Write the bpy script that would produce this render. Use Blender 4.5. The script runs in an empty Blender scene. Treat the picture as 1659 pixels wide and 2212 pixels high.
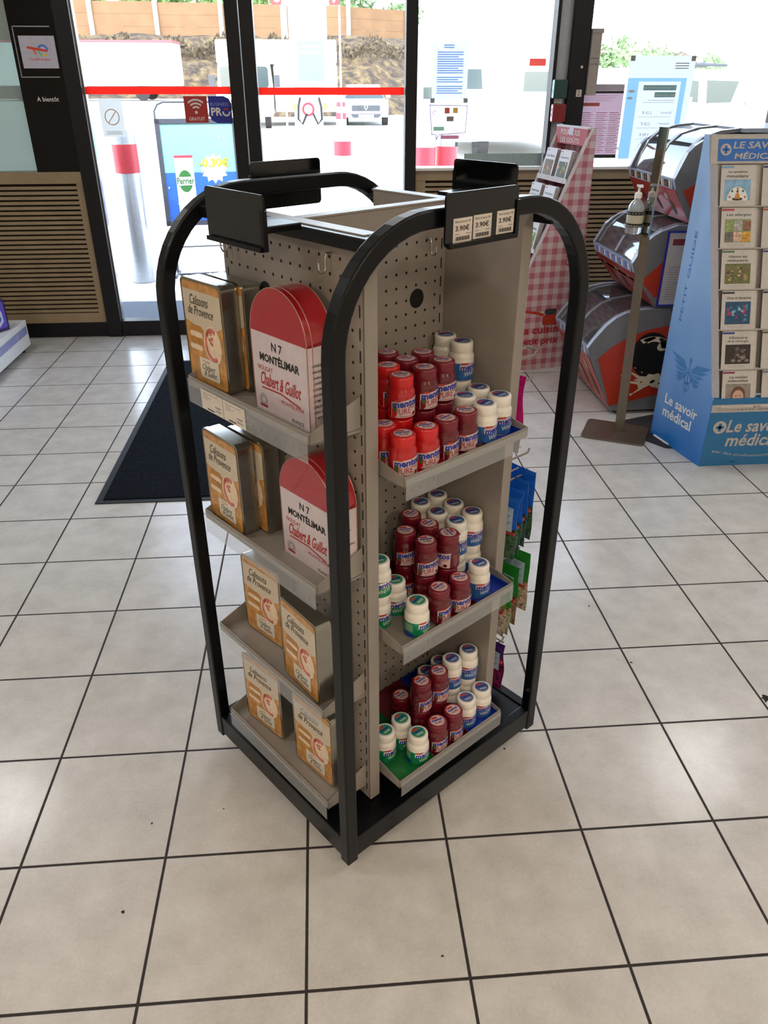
import bpy, bmesh, math, random
from mathutils import Vector, Matrix
random.seed(7)
SC = bpy.context.scene; COL = SC.collection
PI = math.pi
R = math.radians
# ------------------------------------------------------------------ camera, world, lights, exposure
cam = bpy.data.cameras.new('camera'); camo = bpy.data.objects.new('camera', cam); COL.objects.link(camo); SC.camera = camo
cam.sensor_fit = 'VERTICAL'; cam.sensor_height = 36; cam.lens = 1669.0 / 2212 * 36; cam.clip_start = .02; cam.clip_end = 400
camo.location = (.08547, -.88605, 1.584); camo.rotation_euler = (PI / 2 - .50985, 0, -.0783)
SC.view_settings.view_transform = 'Standard'; SC.view_settings.look = 'None'; SC.view_settings.gamma = 1
SC.view_settings.use_curve_mapping = False; SC.view_settings.exposure = 0.35
SC.cycles.use_denoising = True
SC.cycles.max_bounces = 8; SC.cycles.diffuse_bounces = 4; SC.cycles.glossy_bounces = 3; SC.cycles.transparent_max_bounces = 16; SC.cycles.transmission_bounces = 4
SC.cycles.sample_clamp_indirect = 6; SC.cycles.caustics_reflective = False; SC.cycles.caustics_refractive = False
world = bpy.data.worlds.new('world'); SC.world = world; world.use_nodes = True
wn = world.node_tree; wn.nodes.clear()
sky = wn.nodes.new('ShaderNodeTexSky'); sky.sky_type = 'NISHITA'; sky.sun_disc = False; sky.sun_elevation = R(52); sky.sun_rotation = R(200); sky.dust_density = 1.0; sky.air_density = 1.0
hs = wn.nodes.new('ShaderNodeHueSaturation'); hs.inputs['Saturation'].default_value = .55
bg = wn.nodes.new('ShaderNodeBackground'); bg.inputs[1].default_value = 1.35
wo = wn.nodes.new('ShaderNodeOutputWorld')
wn.links.new(sky.outputs[0], hs.inputs['Color']); wn.links.new(hs.outputs[0], bg.inputs[0]); wn.links.new(bg.outputs[0], wo.inputs[0])
def light(name, kind, loc, rot, energy, color, **k):
    l = bpy.data.lights.new(name, kind); l.energy = energy; l.color = color
    for a, b in k.items(): setattr(l, a, b)
    o = bpy.data.objects.new(name, l); COL.objects.link(o); o.location = loc; o.rotation_euler = rot; return o
light('sun', 'SUN', (0, -10, 20), (R(38), 0, R(-18)), 1.2, (1, .96, .9), angle=R(1))
po = light('window_portal', 'AREA', (-.3, 4.72, 1.45), (R(-90), 0, 0), 1, (1, 1, 1), shape='RECTANGLE', size=8.8, size_y=2.4)
po.data.cycles.is_portal = True

# ------------------------------------------------------------------ helpers
def lin(h):
    h = h.lstrip('#'); c = [int(h[i:i + 2], 16) / 255 for i in (0, 2, 4)]
    return [x / 12.92 if x <= .04045 else ((x + .055) / 1.055) ** 2.4 for x in c] + [1]
MATS = {}
def M(name, col='#808080', rough=.5, metal=0, coat=0, var=.06, scale=40, bump=0, emit=0, alpha=1, spec=.5, trans=0):
    if name in MATS: return MATS[name]
    m = bpy.data.materials.new(name); m.use_nodes = True; nt = m.node_tree; p = nt.nodes['Principled BSDF']
    c = lin(col)
    p.inputs['Roughness'].default_value = rough; p.inputs['Metallic'].default_value = metal
    p.inputs['Coat Weight'].default_value = coat; p.inputs['Specular IOR Level'].default_value = spec
    p.inputs['Alpha'].default_value = alpha; p.inputs['Transmission Weight'].default_value = trans
    if emit: p.inputs['Emission Color'].default_value = c; p.inputs['Emission Strength'].default_value = emit
    n = nt.nodes.new('ShaderNodeTexNoise'); n.inputs['Scale'].default_value = scale; n.inputs['Detail'].default_value = 4
    tc = nt.nodes.new('ShaderNodeTexCoord'); nt.links.new(tc.outputs['Object'], n.inputs['Vector'])
    r = nt.nodes.new('ShaderNodeValToRGB')
    r.color_ramp.elements[0].color = [x * (1 - var) for x in c[:3]] + [1]; r.color_ramp.elements[1].color = [min(1, x * (1 + var)) for x in c[:3]] + [1]
    r.color_ramp.elements[0].position = .3; r.color_ramp.elements[1].position = .7
    nt.links.new(n.outputs['Fac'], r.inputs[0]); nt.links.new(r.outputs[0], p.inputs['Base Color'])
    if bump:
        b = nt.nodes.new('ShaderNodeBump'); b.inputs['Strength'].default_value = bump; b.inputs['Distance'].default_value = .002
        nt.links.new(n.outputs['Fac'], b.inputs['Height']); nt.links.new(b.outputs[0], p.inputs['Normal'])
    MATS[name] = m; return m
def glassmat(name, tint=(1, 1, 1, 1), gloss=.07, rough=.02, extra=None, fres=.5):
    m = bpy.data.materials.new(name); m.use_nodes = True; nt = m.node_tree; nt.nodes.clear()
    o = nt.nodes.new('ShaderNodeOutputMaterial'); mx = nt.nodes.new('ShaderNodeMixShader'); t = nt.nodes.new('ShaderNodeBsdfTransparent'); g = nt.nodes.new('ShaderNodeBsdfGlossy')
    t.inputs[0].default_value = tint; g.inputs['Roughness'].default_value = rough; g.inputs[0].default_value = (.9, .95, 1, 1)
    lw = nt.nodes.new('ShaderNodeLayerWeight'); lw.inputs[0].default_value = .25
    ma = nt.nodes.new('ShaderNodeMath'); ma.operation = 'MULTIPLY_ADD'; ma.inputs[1].default_value = fres; ma.inputs[2].default_value = gloss
    nt.links.new(lw.outputs['Fresnel'], ma.inputs[0]); nt.links.new(ma.outputs[0], mx.inputs[0])
    nt.links.new(t.outputs[0], mx.inputs[1]); nt.links.new(g.outputs[0], mx.inputs[2])
    last = mx
    if extra:
        d = nt.nodes.new('ShaderNodeBsdfDiffuse'); d.inputs[0].default_value = extra[0]
        m2 = nt.nodes.new('ShaderNodeMixShader'); m2.inputs[0].default_value = extra[1]; nt.links.new(mx.outputs[0], m2.inputs[1]); nt.links.new(d.outputs[0], m2.inputs[2]); last = m2
    nt.links.new(last.outputs[0], o.inputs[0]); MATS[name] = m; return m
def TR(name, col, f=.6):
    if name in MATS: return MATS[name]
    m = bpy.data.materials.new(name); m.use_nodes = True; nt = m.node_tree; p = nt.nodes['Principled BSDF']; c = lin(col)
    n = nt.nodes.new('ShaderNodeTexNoise'); n.inputs['Scale'].default_value = 25; r = nt.nodes.new('ShaderNodeValToRGB'); r.color_ramp.elements[0].color = [x * .96 for x in c[:3]] + [1]; r.color_ramp.elements[1].color = c
    nt.links.new(n.outputs['Fac'], r.inputs[0]); nt.links.new(r.outputs[0], p.inputs['Base Color']); p.inputs['Roughness'].default_value = .6; p.inputs['Specular IOR Level'].default_value = .2
    t = nt.nodes.new('ShaderNodeBsdfTranslucent'); nt.links.new(r.outputs[0], t.inputs[0]); mx = nt.nodes.new('ShaderNodeMixShader'); mx.inputs[0].default_value = f
    nt.links.new(p.outputs[0], mx.inputs[1]); nt.links.new(t.outputs[0], mx.inputs[2]); nt.links.new(mx.outputs[0], nt.nodes['Material Output'].inputs[0]); MATS[name] = m; return m
_T = {}
def textgeo(s, bold=0, shear=0):
    k = (s, bold, shear)
    if k in _T: return _T[k]
    cu = bpy.data.curves.new('t', 'FONT'); cu.body = s; cu.offset = bold; cu.shear = shear; cu.resolution_u = 2; cu.fill_mode = 'FRONT'
    o = bpy.data.objects.new('t', cu); COL.objects.link(o)
    me = o.to_mesh(depsgraph=bpy.context.evaluated_depsgraph_get()) if False else bpy.data.meshes.new_from_object(o)
    vs = [(v.co.x, v.co.y) for v in me.vertices]; fs = [tuple(p.vertices) for p in me.polygons]
    bpy.data.objects.remove(o); bpy.data.curves.remove(cu); bpy.data.meshes.remove(me)
    xs = [v[0] for v in vs]; ys = [v[1] for v in vs]; x0, x1, y0, y1 = min(xs), max(xs), min(ys), max(ys)
    vs = [((x - x0) / (x1 - x0), (y - y0) / (y1 - y0)) for x, y in vs]
    _T[k] = (vs, fs, (x1 - x0) / (y1 - y0)); return _T[k]
V3 = Vector
class MB:
    def __init__(s): s.v = []; s.f = []; s.m = []; s.mats = []; s.sm = []
    def mi(s, m):
        if m not in s.mats: s.mats.append(m)
        return s.mats.index(m)
    def add(s, vs, fs, m, smooth=False):
        b = len(s.v); k = s.mi(m); s.v += [tuple(v) for v in vs]
        for f in fs: s.f.append([i + b for i in f]); s.m.append(k); s.sm.append(smooth)
        return s
    def box(s, a, b, m):
        x0, y0, z0 = [min(a[i], b[i]) for i in range(3)]; x1, y1, z1 = [max(a[i], b[i]) for i in range(3)]
        return s.add([(x0, y0, z0), (x1, y0, z0), (x1, y1, z0), (x0, y1, z0), (x0, y0, z1), (x1, y0, z1), (x1, y1, z1), (x0, y1, z1)],
                     [(0, 3, 2, 1), (4, 5, 6, 7), (0, 1, 5, 4), (1, 2, 6, 5), (2, 3, 7, 6), (3, 0, 4, 7)], m)
    def prism(s, pts, P, ex, ey, d, m, m2=None, smooth=False):
        """outline pts (2D) in plane P,ex,ey; extruded by vector d"""
        P, ex, ey, d = V3(P), V3(ex), V3(ey), V3(d); n = len(pts)
        a = [P + ex * x + ey * y for x, y in pts]; b = [q + d for q in a]
        s.add(a + b, [tuple(range(n - 1, -1, -1)), tuple(range(n, 2 * n))], m)
        s.add(a + b, [(i, (i + 1) % n, (i + 1) % n + n, i + n) for i in range(n)], m2 or m, smooth); return s
    def flat(s, pts, P, ex, ey, m):
        P, ex, ey = V3(P), V3(ex), V3(ey); return s.add([P + ex * x + ey * y for x, y in pts], [tuple(range(len(pts)))], m)
    def rect(s, P, ex, ey, x0, y0, x1, y1, m): return s.flat([(x0, y0), (x1, y0), (x1, y1), (x0, y1)], P, ex, ey, m)
    def disc(s, P, ex, ey, cx, cy, rx, ry, m, n=20, a0=0, a1=2 * PI, rot=0):
        pts = [(cx + rx * math.cos(a0 + (a1 - a0) * i / n) * math.cos(rot) - ry * math.sin(a0 + (a1 - a0) * i / n) * math.sin(rot),
                cy + rx * math.cos(a0 + (a1 - a0) * i / n) * math.sin(rot) + ry * math.sin(a0 + (a1 - a0) * i / n) * math.cos(rot)) for i in range(n if abs(a1 - a0 - 2 * PI) < 1e-6 else n + 1)]
        return s.flat(pts, P, ex, ey, m)
    def arc(s, P, ex, ey, cx, cy, r0, r1, a0, a1, m, n=16, sy=1):
        P, ex, ey = V3(P), V3(ex), V3(ey); vs = []
        for i in range(n + 1):
            a = a0 + (a1 - a0) * i / n
            for r in (r0, r1): vs.append(P + ex * (cx + r * math.cos(a)) + ey * (cy + sy * r * math.sin(a)))
        return s.add(vs, [(2 * i, 2 * i + 1, 2 * i + 3, 2 * i + 2) for i in range(n)], m)
    def text(s, t, P, ex, ey, x, y, w, h, m, bold=0, shear=0, fn=None):
        """text fitted in box x,y,w,h of plane; w or h may be None to keep its aspect; x is left"""
        vs, fs, asp = textgeo(t, bold, shear)
        if w is None: w = h * asp
        if h is None: h = w / asp
        if fn: return s.add([fn(x + vx * w, y + vy * h) for vx, vy in vs], fs, m)
        P, ex, ey = V3(P), V3(ex), V3(ey); return s.add([P + ex * (x + vx * w) + ey * (y + vy * h) for vx, vy in vs], fs, m)
    def lathe(s, prof, m, n=24, c=(0, 0, 0), smooth=True, cap0=True, cap1=True):
        vs = []
        for r, z in prof:
            for i in range(n): vs.append((c[0] + r * math.cos(2 * PI * i / n), c[1] + r * math.sin(2 * PI * i / n), c[2] + z))
        fs = [(j * n + i, j * n + (i + 1) % n, (j + 1) * n + (i + 1) % n, (j + 1) * n + i) for j in range(len(prof) - 1) for i in range(n)]
        s.add(vs, fs, m, smooth)
        if cap0: s.add([vs[i] for i in range(n)], [tuple(range(n - 1, -1, -1))], m)
        if cap1: s.add(vs[-n:], [tuple(range(n))], m)
        return s
    def cyl(s, a, b, r, m, n=12, r2=None):
        a, b = V3(a), V3(b); d = (b - a).normalized(); u = d.orthogonal().normalized(); w = d.cross(u); r2 = r if r2 is None else r2
        vs = [a + (u * math.cos(2 * PI * i / n) + w * math.sin(2 * PI * i / n)) * r for i in range(n)] + [b + (u * math.cos(2 * PI * i / n) + w * math.sin(2 * PI * i / n)) * r2 for i in range(n)]
        s.add(vs, [(i, (i + 1) % n, (i + 1) % n + n, i + n) for i in range(n)], m, True)
        return s.add(vs, [tuple(range(n - 1, -1, -1)), tuple(range(n, 2 * n))], m)
    def tube(s, path, r, m, n=8, closed=False):
        """round tube along points"""
        path = [V3(p) for p in path]; N = len(path); rings = []; up = None
        for i, p in enumerate(path):
            a = path[max(i - 1, 0)] if not closed else path[i - 1]; b = path[min(i + 1, N - 1)] if not closed else path[(i + 1) % N]
            t = (b - a).normalized(); u = t.orthogonal().normalized() if up is None else (up - t * up.dot(t)).normalized(); up = u; w = t.cross(u)
            rings.append([p + (u * math.cos(2 * PI * k / n) + w * math.sin(2 * PI * k / n)) * r for k in range(n)])
        vs = [q for g in rings for q in g]; K = N if closed else N - 1
        s.add(vs, [(j * n + i, j * n + (i + 1) % n, ((j + 1) % N) * n + (i + 1) % n, ((j + 1) % N) * n + i) for j in range(K) for i in range(n)], m, True)
        if not closed: s.add(rings[0] + rings[-1], [tuple(range(n - 1, -1, -1)), tuple(range(n, 2 * n))], m)
        return s
    def blob(s, c, r, m, n=10, k=6, jit=.25, rnd=random):
        vs = []; 
        for j in range(k + 1):
            th = PI * j / k
            for i in range(n):
                ph = 2 * PI * i / n; q = 1 + rnd.uniform(-jit, jit)
                vs.append((c[0] + r[0] * q * math.sin(th) * math.cos(ph), c[1] + r[1] * q * math.sin(th) * math.sin(ph), c[2] + r[2] * q * math.cos(th)))
        return s.add(vs, [(j * n + i, (j + 1) * n + i, (j + 1) * n + (i + 1) % n, j * n + (i + 1) % n) for j in range(k) for i in range(n)], m, True)
    def obj(s, name, parent=None, bevel=0, fix=True):
        me = bpy.data.meshes.new(name); me.from_pydata(s.v, [], s.f)
        for m in s.mats: me.materials.append(m)
        for p, k, sm in zip(me.polygons, s.m, s.sm): p.material_index = k; p.use_smooth = sm
        me.update()
        o = bpy.data.objects.new(name, me); COL.objects.link(o)
        if parent: o.parent = parent
        if bevel:
            b = o.modifiers.new('bevel', 'BEVEL'); b.width = bevel; b.segments = 2; b.limit_method = 'ANGLE'; b.angle_limit = R(40)
        return o
def tag(o, label, cat, group=None, kind=None):
    o['label'] = label; o['category'] = cat
    if group: o['group'] = group
    if kind: o['kind'] = kind
    return o
def thing(name, label, cat, loc=(0, 0, 0), rz=0, group=None, rx=0, ry=0):
    o = bpy.data.objects.new(name, None); COL.objects.link(o); o.empty_display_size = .02
    o.location = loc; o.rotation_euler = (rx, ry, rz); return tag(o, label, cat, group)
def struct(o, label=None):
    o['kind'] = 'structure'
    if label: o['label'] = label
    return o
def copy_tree(o, parent=None):
    c = o.copy(); COL.objects.link(c); c.parent = parent
    for ch in list(o.children): copy_tree(ch, c)
    return c
def rrect(x0, y0, x1, y1, r, n=5):
    pts = []
    for cx, cy, a in ((x1 - r, y0 + r, -PI / 2), (x1 - r, y1 - r, 0), (x0 + r, y1 - r, PI / 2), (x0 + r, y0 + r, PI)):
        pts += [(cx + r * math.cos(a + PI / 2 * i / n), cy + r * math.sin(a + PI / 2 * i / n)) for i in range(n + 1)]
    return pts
X3, Y3, Z3 = (1, 0, 0), (0, 1, 0), (0, 0, 1)
MX, MY = (-1, 0, 0), (0, -1, 0)
# common materials
BLK = M('black_lacquered_steel', '#050609', .36, .0, coat=.05, spec=.28)
BLKM = M('black_aluminium_frame', '#0c0b0f', .45, 0, spec=.3)
CRM = M('cream_steel', '#8f8881', .38, 0, var=.03, spec=.4)
DARK = M('dark_hole', '#0a0908', .9, 0)
WHT = M('white_card', '#e6e3e0', .6, var=.03)
INK = M('black_ink', '#141414', .6)
GREYINK = M('grey_ink', '#8d8c90', .7)
REDINK = M('red_ink', '#a5202a', .6)
BLUEINK = M('blue_ink', '#1b2a7c', .5)
CHROME = M('chrome_steel', '#c9c9cc', .2, 1)
CLEAR = glassmat('clear_plastic', (.95, .96, .96, 1), .03, .4, ((.78, .78, .78, 1), .10), .15)
GLASS = glassmat('window_glass', (.97, .98, .98, 1), .02, .0)

# ------------------------------------------------------------------ room shell
T = .33
fm = bpy.data.materials.new('floor_tiles'); fm.use_nodes = True; nt = fm.node_tree; p = nt.nodes['Principled BSDF']
geo = nt.nodes.new('ShaderNodeNewGeometry'); sep = nt.nodes.new('ShaderNodeSeparateXYZ'); nt.links.new(geo.outputs['Position'], sep.inputs[0])
def mnode(op, a, b=None, c=None):
    n = nt.nodes.new('ShaderNodeMath'); n.operation = op
    for i, x in enumerate((a, b, c)):
        if x is None: continue
        if isinstance(x, (int, float)): n.inputs[i].default_value = x
        else: nt.links.new(x, n.inputs[i])
    return n.outputs[0]
def groutdist(ax):
    a = mnode('DIVIDE', sep.outputs[ax], T); a = mnode('FRACT', mnode('ADD', a, 100.0)); a = mnode('SUBTRACT', a, .5); a = mnode('ABSOLUTE', a); return mnode('SUBTRACT', .5, a)
wob = nt.nodes.new('ShaderNodeTexNoise'); wob.inputs['Scale'].default_value = 60; nt.links.new(geo.outputs['Position'], wob.inputs['Vector'])
d = mnode('MINIMUM', groutdist('X'), groutdist('Y')); d = mnode('ADD', d, mnode('MULTIPLY', mnode('SUBTRACT', wob.outputs['Fac'], .5), .002))
gm = nt.nodes.new('ShaderNodeMapRange'); gm.interpolation_type = 'SMOOTHSTEP'; gm.inputs['From Min'].default_value = .0078; gm.inputs['From Max'].default_value = .0125; nt.links.new(d, gm.inputs['Value'])
n1 = nt.nodes.new('ShaderNodeTexNoise'); n1.inputs['Scale'].default_value = 9; n1.inputs['Detail'].default_value = 8; n1.inputs['Roughness'].default_value = .65; nt.links.new(geo.outputs['Position'], n1.inputs['Vector'])
n2 = nt.nodes.new('ShaderNodeTexNoise'); n2.inputs['Scale'].default_value = 140; n2.inputs['Detail'].default_value = 3; nt.links.new(geo.outputs['Position'], n2.inputs['Vector'])
cr = nt.nodes.new('ShaderNodeValToRGB'); cr.color_ramp.elements[0].position = .3; cr.color_ramp.elements[0].color = lin('#b1ada8'); cr.color_ramp.elements[1].position = .68; cr.color_ramp.elements[1].color = lin('#cdcac6')
mixn = mnode('ADD', mnode('MULTIPLY', n1.outputs['Fac'], .75), mnode('MULTIPLY', n2.outputs['Fac'], .25)); nt.links.new(mixn, cr.inputs[0])
mx = nt.nodes.new('ShaderNodeMixRGB'); mx.inputs[1].default_value = lin('#2b2422'); nt.links.new(gm.outputs[0], mx.inputs[0]); nt.links.new(cr.outputs[0], mx.inputs[2])
nt.links.new(mx.outputs[0], p.inputs['Base Color'])
rr = nt.nodes.new('ShaderNodeMapRange'); rr.inputs['To Min'].default_value = .85; rr.inputs['To Max'].default_value = .20; nt.links.new(gm.outputs[0], rr.inputs['Value']); nt.links.new(rr.outputs[0], p.inputs['Roughness'])
bp = nt.nodes.new('ShaderNodeBump'); bp.inputs['Strength'].default_value = .22; bp.inputs['Distance'].default_value = .003
hh = mnode('ADD', mnode('MULTIPLY', gm.outputs[0], 1.0), mnode('MULTIPLY', n1.outputs['Fac'], .25)); nt.links.new(hh, bp.inputs['Height']); nt.links.new(bp.outputs[0], p.inputs['Normal'])
XL, XR, YB, YF, HC = -4.6, 4.4, -4.5, 4.64, 2.75
struct(MB().box((XL - .1, YB - .1, -.1), (XR + .1, YF + .14, 0), fm).obj('floor'), 'cream square tiled floor with dark grout')
CH = M('dark_chip', '#1d1714', .9)
for cx_, cy_, r_ in ((1.335, .735, .022), (.95, .66, .005), (.53, .60, .004), (-.38, .43, .004), (.28, .05, .004), (-.21, .46, .004), (1.0, .92, .006), (.96, 1.22, .005), (-.40, .20, .005)):
    pts_ = [(cx_ + r_ * random.uniform(.25, 1.1) * math.cos(a_ * .5236), cy_ + r_ * random.uniform(.25, 1.1) * math.sin(a_ * .5236)) for a_ in range(12)]
    struct(MB().flat(pts_, (0, 0, .0006), X3, Y3, CH).obj('dark_chip', bpy.data.objects['floor']))
wallm = M('warm_painted_wall', '#cdc6ba', .8, scale=6)
ceilm = M('ceiling_tiles', '#e4e1da', .9, scale=3)
struct(MB().box((XL - .1, YB - .1, HC), (XR + .1, YF + .3, HC + .15), ceilm).obj('ceiling'))
struct(MB().box((XL - .1, YB - .1, 0), (XL, YF + .1, HC), wallm).obj('wall_left'))
struct(MB().box((XR, YB - .1, 0), (XR + .1, YF + .1, HC), wallm).obj('wall_right'))
struct(MB().box((XL, YB - .1, 0), (XR, YB, HC), wallm).obj('wall_back'))
wood = M('beige_wood', '#8d7a5e', .55, scale=8, var=.12)
woodd = M('dark_gap_between_slats', '#2e2418', .9)
def slat_wall(name, x0, x1, trimL, trimR):
    b = MB(); b.box((x0, YF + .03, .1), (x1, YF + .1, 1.06), woodd)
    b.box((x0, YF - .005, 1.0), (x1, YF + .1, 1.07), wood); b.box((x0, YF, .10), (x1, YF + .1, .165), wood)
    if trimL: b.box((x0, YF, .165), (x0 + .07, YF + .04, 1.0), wood)
    if trimR: b.box((x1 - .05, YF, .165), (x1, YF + .04, 1.0), wood)
    z = .172
    while z < .985:
        b.box((x0 + (.07 if trimL else 0), YF + .004, z), (x1 - (.05 if trimR else 0), YF + .035, z + .0185), wood); z += .0305
    return struct(b.obj(name))
slat_wall('wall_front_left', XL, -1.425, False, True)
slat_wall('wall_front_right', .726, XR, True, False)
struct(MB().box((XL, YF - .004, 0), (-1.425, YF + .1, .10), BLKM).obj('baseboard_left'))
struct(MB().box((.726, YF - .004, 0), (XR, YF + .1, .10), BLKM).obj('baseboard_right'))
struct(MB().box((XL, YF - .02, 2.45), (XR, YF + .12, HC), BLKM).obj('wall_front_header'))
struct(MB().box((.726, YF - .03, 1.062), (XR, YF + .12, 1.078), M('pale_window_ledge', '#d8d6cf', .4)).obj('trim_1'))
def pane(name, x0, x1, z0, z1, mat=GLASS, parent=None):
    o = MB().box((x0, YF + .045, z0), (x1, YF + .053, z1), mat).obj(name, parent); return o if parent else struct(o)
MILK = glassmat('milky_left_glass', (.30, .36, .35, 1), .06, .1, ((.62, .70, .68, 1), .35))
w1 = pane('window_1', XL, -1.70, 1.07, 2.45, MILK)
# glazed entrance : frame with posts and panes
e = struct(MB().box((-1.43, YF - .02, 0), (-1.335, YF + .10, 2.45), BLKM).obj('door_1', bevel=.003))
MB().box((-1.335, YF - .01, 0), (-.435, YF + .09, .105), BLKM).obj('door_sill', e, .003)


MB().box((-1.335, YF + .02, .105), (-1.325, YF + .07, 2.45), CHROME).obj('door_seal', e)
pane('glass_pane', -1.325, -.435, .105, 2.45, GLASS, e)
e2 = struct(MB().box((-.435, YF - .03, 0), (-.358, YF + .08, 2.45), BLKM).box((-.35, YF - .03, 0), (-.268, YF + .08, 2.45), BLKM).obj('door_2', bevel=.003))
MB().box((-.268, YF - .01, 0), (.653, YF + .09, .105), BLKM).obj('door_sill', e2, .003)
pane('glass_pane', -.268, .653, .105, 2.45, GLASS, e2)
struct(MB().box((.653, YF - .03, 0), (.726, YF + .08, 2.45), BLKM).obj('trim_2', bevel=.003))
pane('window_2', .726, 1.585, 1.078, 2.45)
struct(MB().box((1.69, YF - .04, 0), (1.80, YF + .1, 2.45), BLKM).box((1.585, YF - .02, 1.0), (1.607, YF + .09, 2.45), BLKM)
       .box((1.607, YF + .01, 1.0), (1.69, YF + .05, 2.45), M('grey_metal_strip', '#9da0a4', .4, .4)).obj('trim_3', bevel=.002))
pane('window_3', 1.80, XR, 1.078, 2.45)
struct(MB().box((3.1, YF - .02, 1.078), (3.2, YF + .08, 2.45), BLKM).obj('trim_4'))
# unseen ceiling lamps: warm row behind camera; cooler rows ahead added to brighten the interior
lampm = M('lamp_diffuser', '#fff0dc', .6, emit=2.0)
for i, (lx, ly) in enumerate(((-2.2, -2.4), (.2, -2.4), (2.6, -2.4), (-2.2, .4), (2.6, .4), (-2.2, 2.9), (.2, 2.9), (2.6, 2.9))):
    t = thing('unseen_ceiling_light', 'unseen flat square ceiling light panel over the shop floor', 'ceiling light', (lx, ly, HC - .03), 0, 'ceiling light panels')
    MB().box((-.31, -.31, 0), (.31, .31, .03), WHT).obj('frame', t); MB().box((-.29, -.29, -.006), (.29, .29, -.001), lampm).obj('diffuser', t)
    light('unseen_ceiling_lamp', 'AREA', (lx, ly, HC - .045), (0, 0, 0), 34 if ly < -1 else (12 if ly < 2 else 8), (1, .81, .62) if ly < 0 else (.90, .96, 1), shape='SQUARE', size=.56)

# ------------------------------------------------------------------ outside
conc = M('pale_concrete_forecourt', '#c9c6bf', .85, scale=2, var=.08)
struct(MB().box((-60, YF + .14, -.12), (60, 44, -.004), conc).obj('ground_1'), 'pale sunlit forecourt outside')
struct(MB().box((-2.2, YF + .14, -.02), (1.2, 5.6, .006), M('outside_mat', '#4b525c', .95, scale=300, var=.3)).obj('ground_2'), 'grey mat outside the door')
grassm = bpy.data.materials.new('dry_scrub'); grassm.use_nodes = True; nt = grassm.node_tree; p = nt.nodes['Principled BSDF']; p.inputs['Roughness'].default_value = .95
nn = nt.nodes.new('ShaderNodeTexNoise'); nn.inputs['Scale'].default_value = 1.7; nn.inputs['Detail'].default_value = 9; nn.inputs['Roughness'].default_value = .75
gg = nt.nodes.new('ShaderNodeNewGeometry'); nt.links.new(gg.outputs['Position'], nn.inputs['Vector'])
cr = nt.nodes.new('ShaderNodeValToRGB'); els = cr.color_ramp.elements
els[0].position = .38; els[0].color = lin('#1c2214'); els[1].position = .66; els[1].color = lin('#75623f')
a = els.new(.45); a.color = lin('#3a2a20'); a = els.new(.54); a.color = lin('#57492d')
nt.links.new(nn.outputs['Fac'], cr.inputs[0]); nt.links.new(cr.outputs[0], p.inputs['Base Color'])
b = MB(); NX, NY = 60, 12; vs = []
for j in range(NY + 1):
    for i in range(NX + 1):
        x = -45 + 80 * i / NX; y0 = 42 + max(0, (x - 3)) * .8; y = y0 + 16 * j / NY
        vs.append((x, y, -.1 + 3.9 * min(1, (j / NY) * 1.25) + (random.uniform(-.3, .3) if 0 < j < NY else 0)))
b.add(vs, [(j * (NX + 1) + i, j * (NX + 1) + i + 1, (j + 1) * (NX + 1) + i + 1, (j + 1) * (NX + 1) + i) for j in range(NY) for i in range(NX)], grassm, True)
tag(b.obj('hillside'), 'brown scrubby embankment below the wooden noise barrier', 'embankment', kind='structure')
# bushes along the top of the slope
bm_ = M('dry_brush_foliage', '#4d4230', .95, scale=3, var=.5)
b = MB(); vs, fs = [], []
for i in range(3800):
    x = -24 + 34 * random.random(); g0 = 53.5 + max(0, x - 3) * .8 + random.uniform(-3.5, 2); c = V3((x, g0, 2.7 + (g0 - 50 - max(0, x - 3) * .8) * .12 + random.uniform(0, .75) * (.6 + .4 * math.sin(x * 2.1))))
    u = V3((random.gauss(0, .5), random.gauss(0, .3), random.gauss(0, 1))).normalized() * random.uniform(.10, .3); w_ = u.orthogonal().normalized() * random.uniform(.05, .12); k = len(vs); vs += [c - u, c + w_, c + u, c - w_]; fs.append((k, k + 1, k + 2, k + 3))
b.add(vs, fs, bm_)
tag(b.obj('bushes'), 'dry reddish brush growing on the embankment', 'bushes', kind='stuff')
# noise barrier
panm = M('tan_barrier_panel', '#7a5c40', .85, scale=1.2, var=.12); postm = M('pale_concrete_post', '#cfcac0', .8)
nb = thing('noise_barrier', 'long tan panelled noise barrier with pale posts on the embankment', 'fence', (-30, 58, 3.2))
bb = MB(); pp = [(-30 + 4.05 * i, 58 + max(0, (-30 + 4.05 * i) - 3) * .8) for i in range(10)]
for i in range(9):
    (x0, y0), (x1, y1) = pp[i], pp[i + 1]; h = 6.15 - 3.2 - .06 * i
    for k in range(4):
        bb.add([V3((x0 + 30, y0 - 58, h * k / 4)), V3((x1 + 30, y1 - 58, h * k / 4)), V3((x1 + 30, y1 - 58, h * (k + 1) / 4 - .008)), V3((x0 + 30, y0 - 58, h * (k + 1) / 4 - .008)),
                V3((x0 + 30, y0 - 57.85, h * k / 4)), V3((x1 + 30, y1 - 57.85, h * k / 4)), V3((x1 + 30, y1 - 57.85, h * (k + 1) / 4 - .008)), V3((x0 + 30, y0 - 57.85, h * (k + 1) / 4 - .008))],
               [(0, 1, 2, 3), (7, 6, 5, 4), (3, 2, 6, 7)], panm)
bb.obj('barrier_panel', nb)
bb2 = MB()
for (x0, y0), (x1, y1) in zip(pp, pp[1:]):
    bb2.add([V3((x0 + 30, y0 - 58.05, 2.9)), V3((x1 + 30, y1 - 58.05, 2.85)), V3((x1 + 30, y1 - 58.05, 3.05)), V3((x0 + 30, y0 - 58.05, 3.1)), V3((x0 + 30, y0 - 57.7, 3.1)), V3((x1 + 30, y1 - 57.7, 3.05))], [(0, 1, 2, 3), (3, 2, 5, 4)], postm)
bb2.obj('coping', nb)
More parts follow.
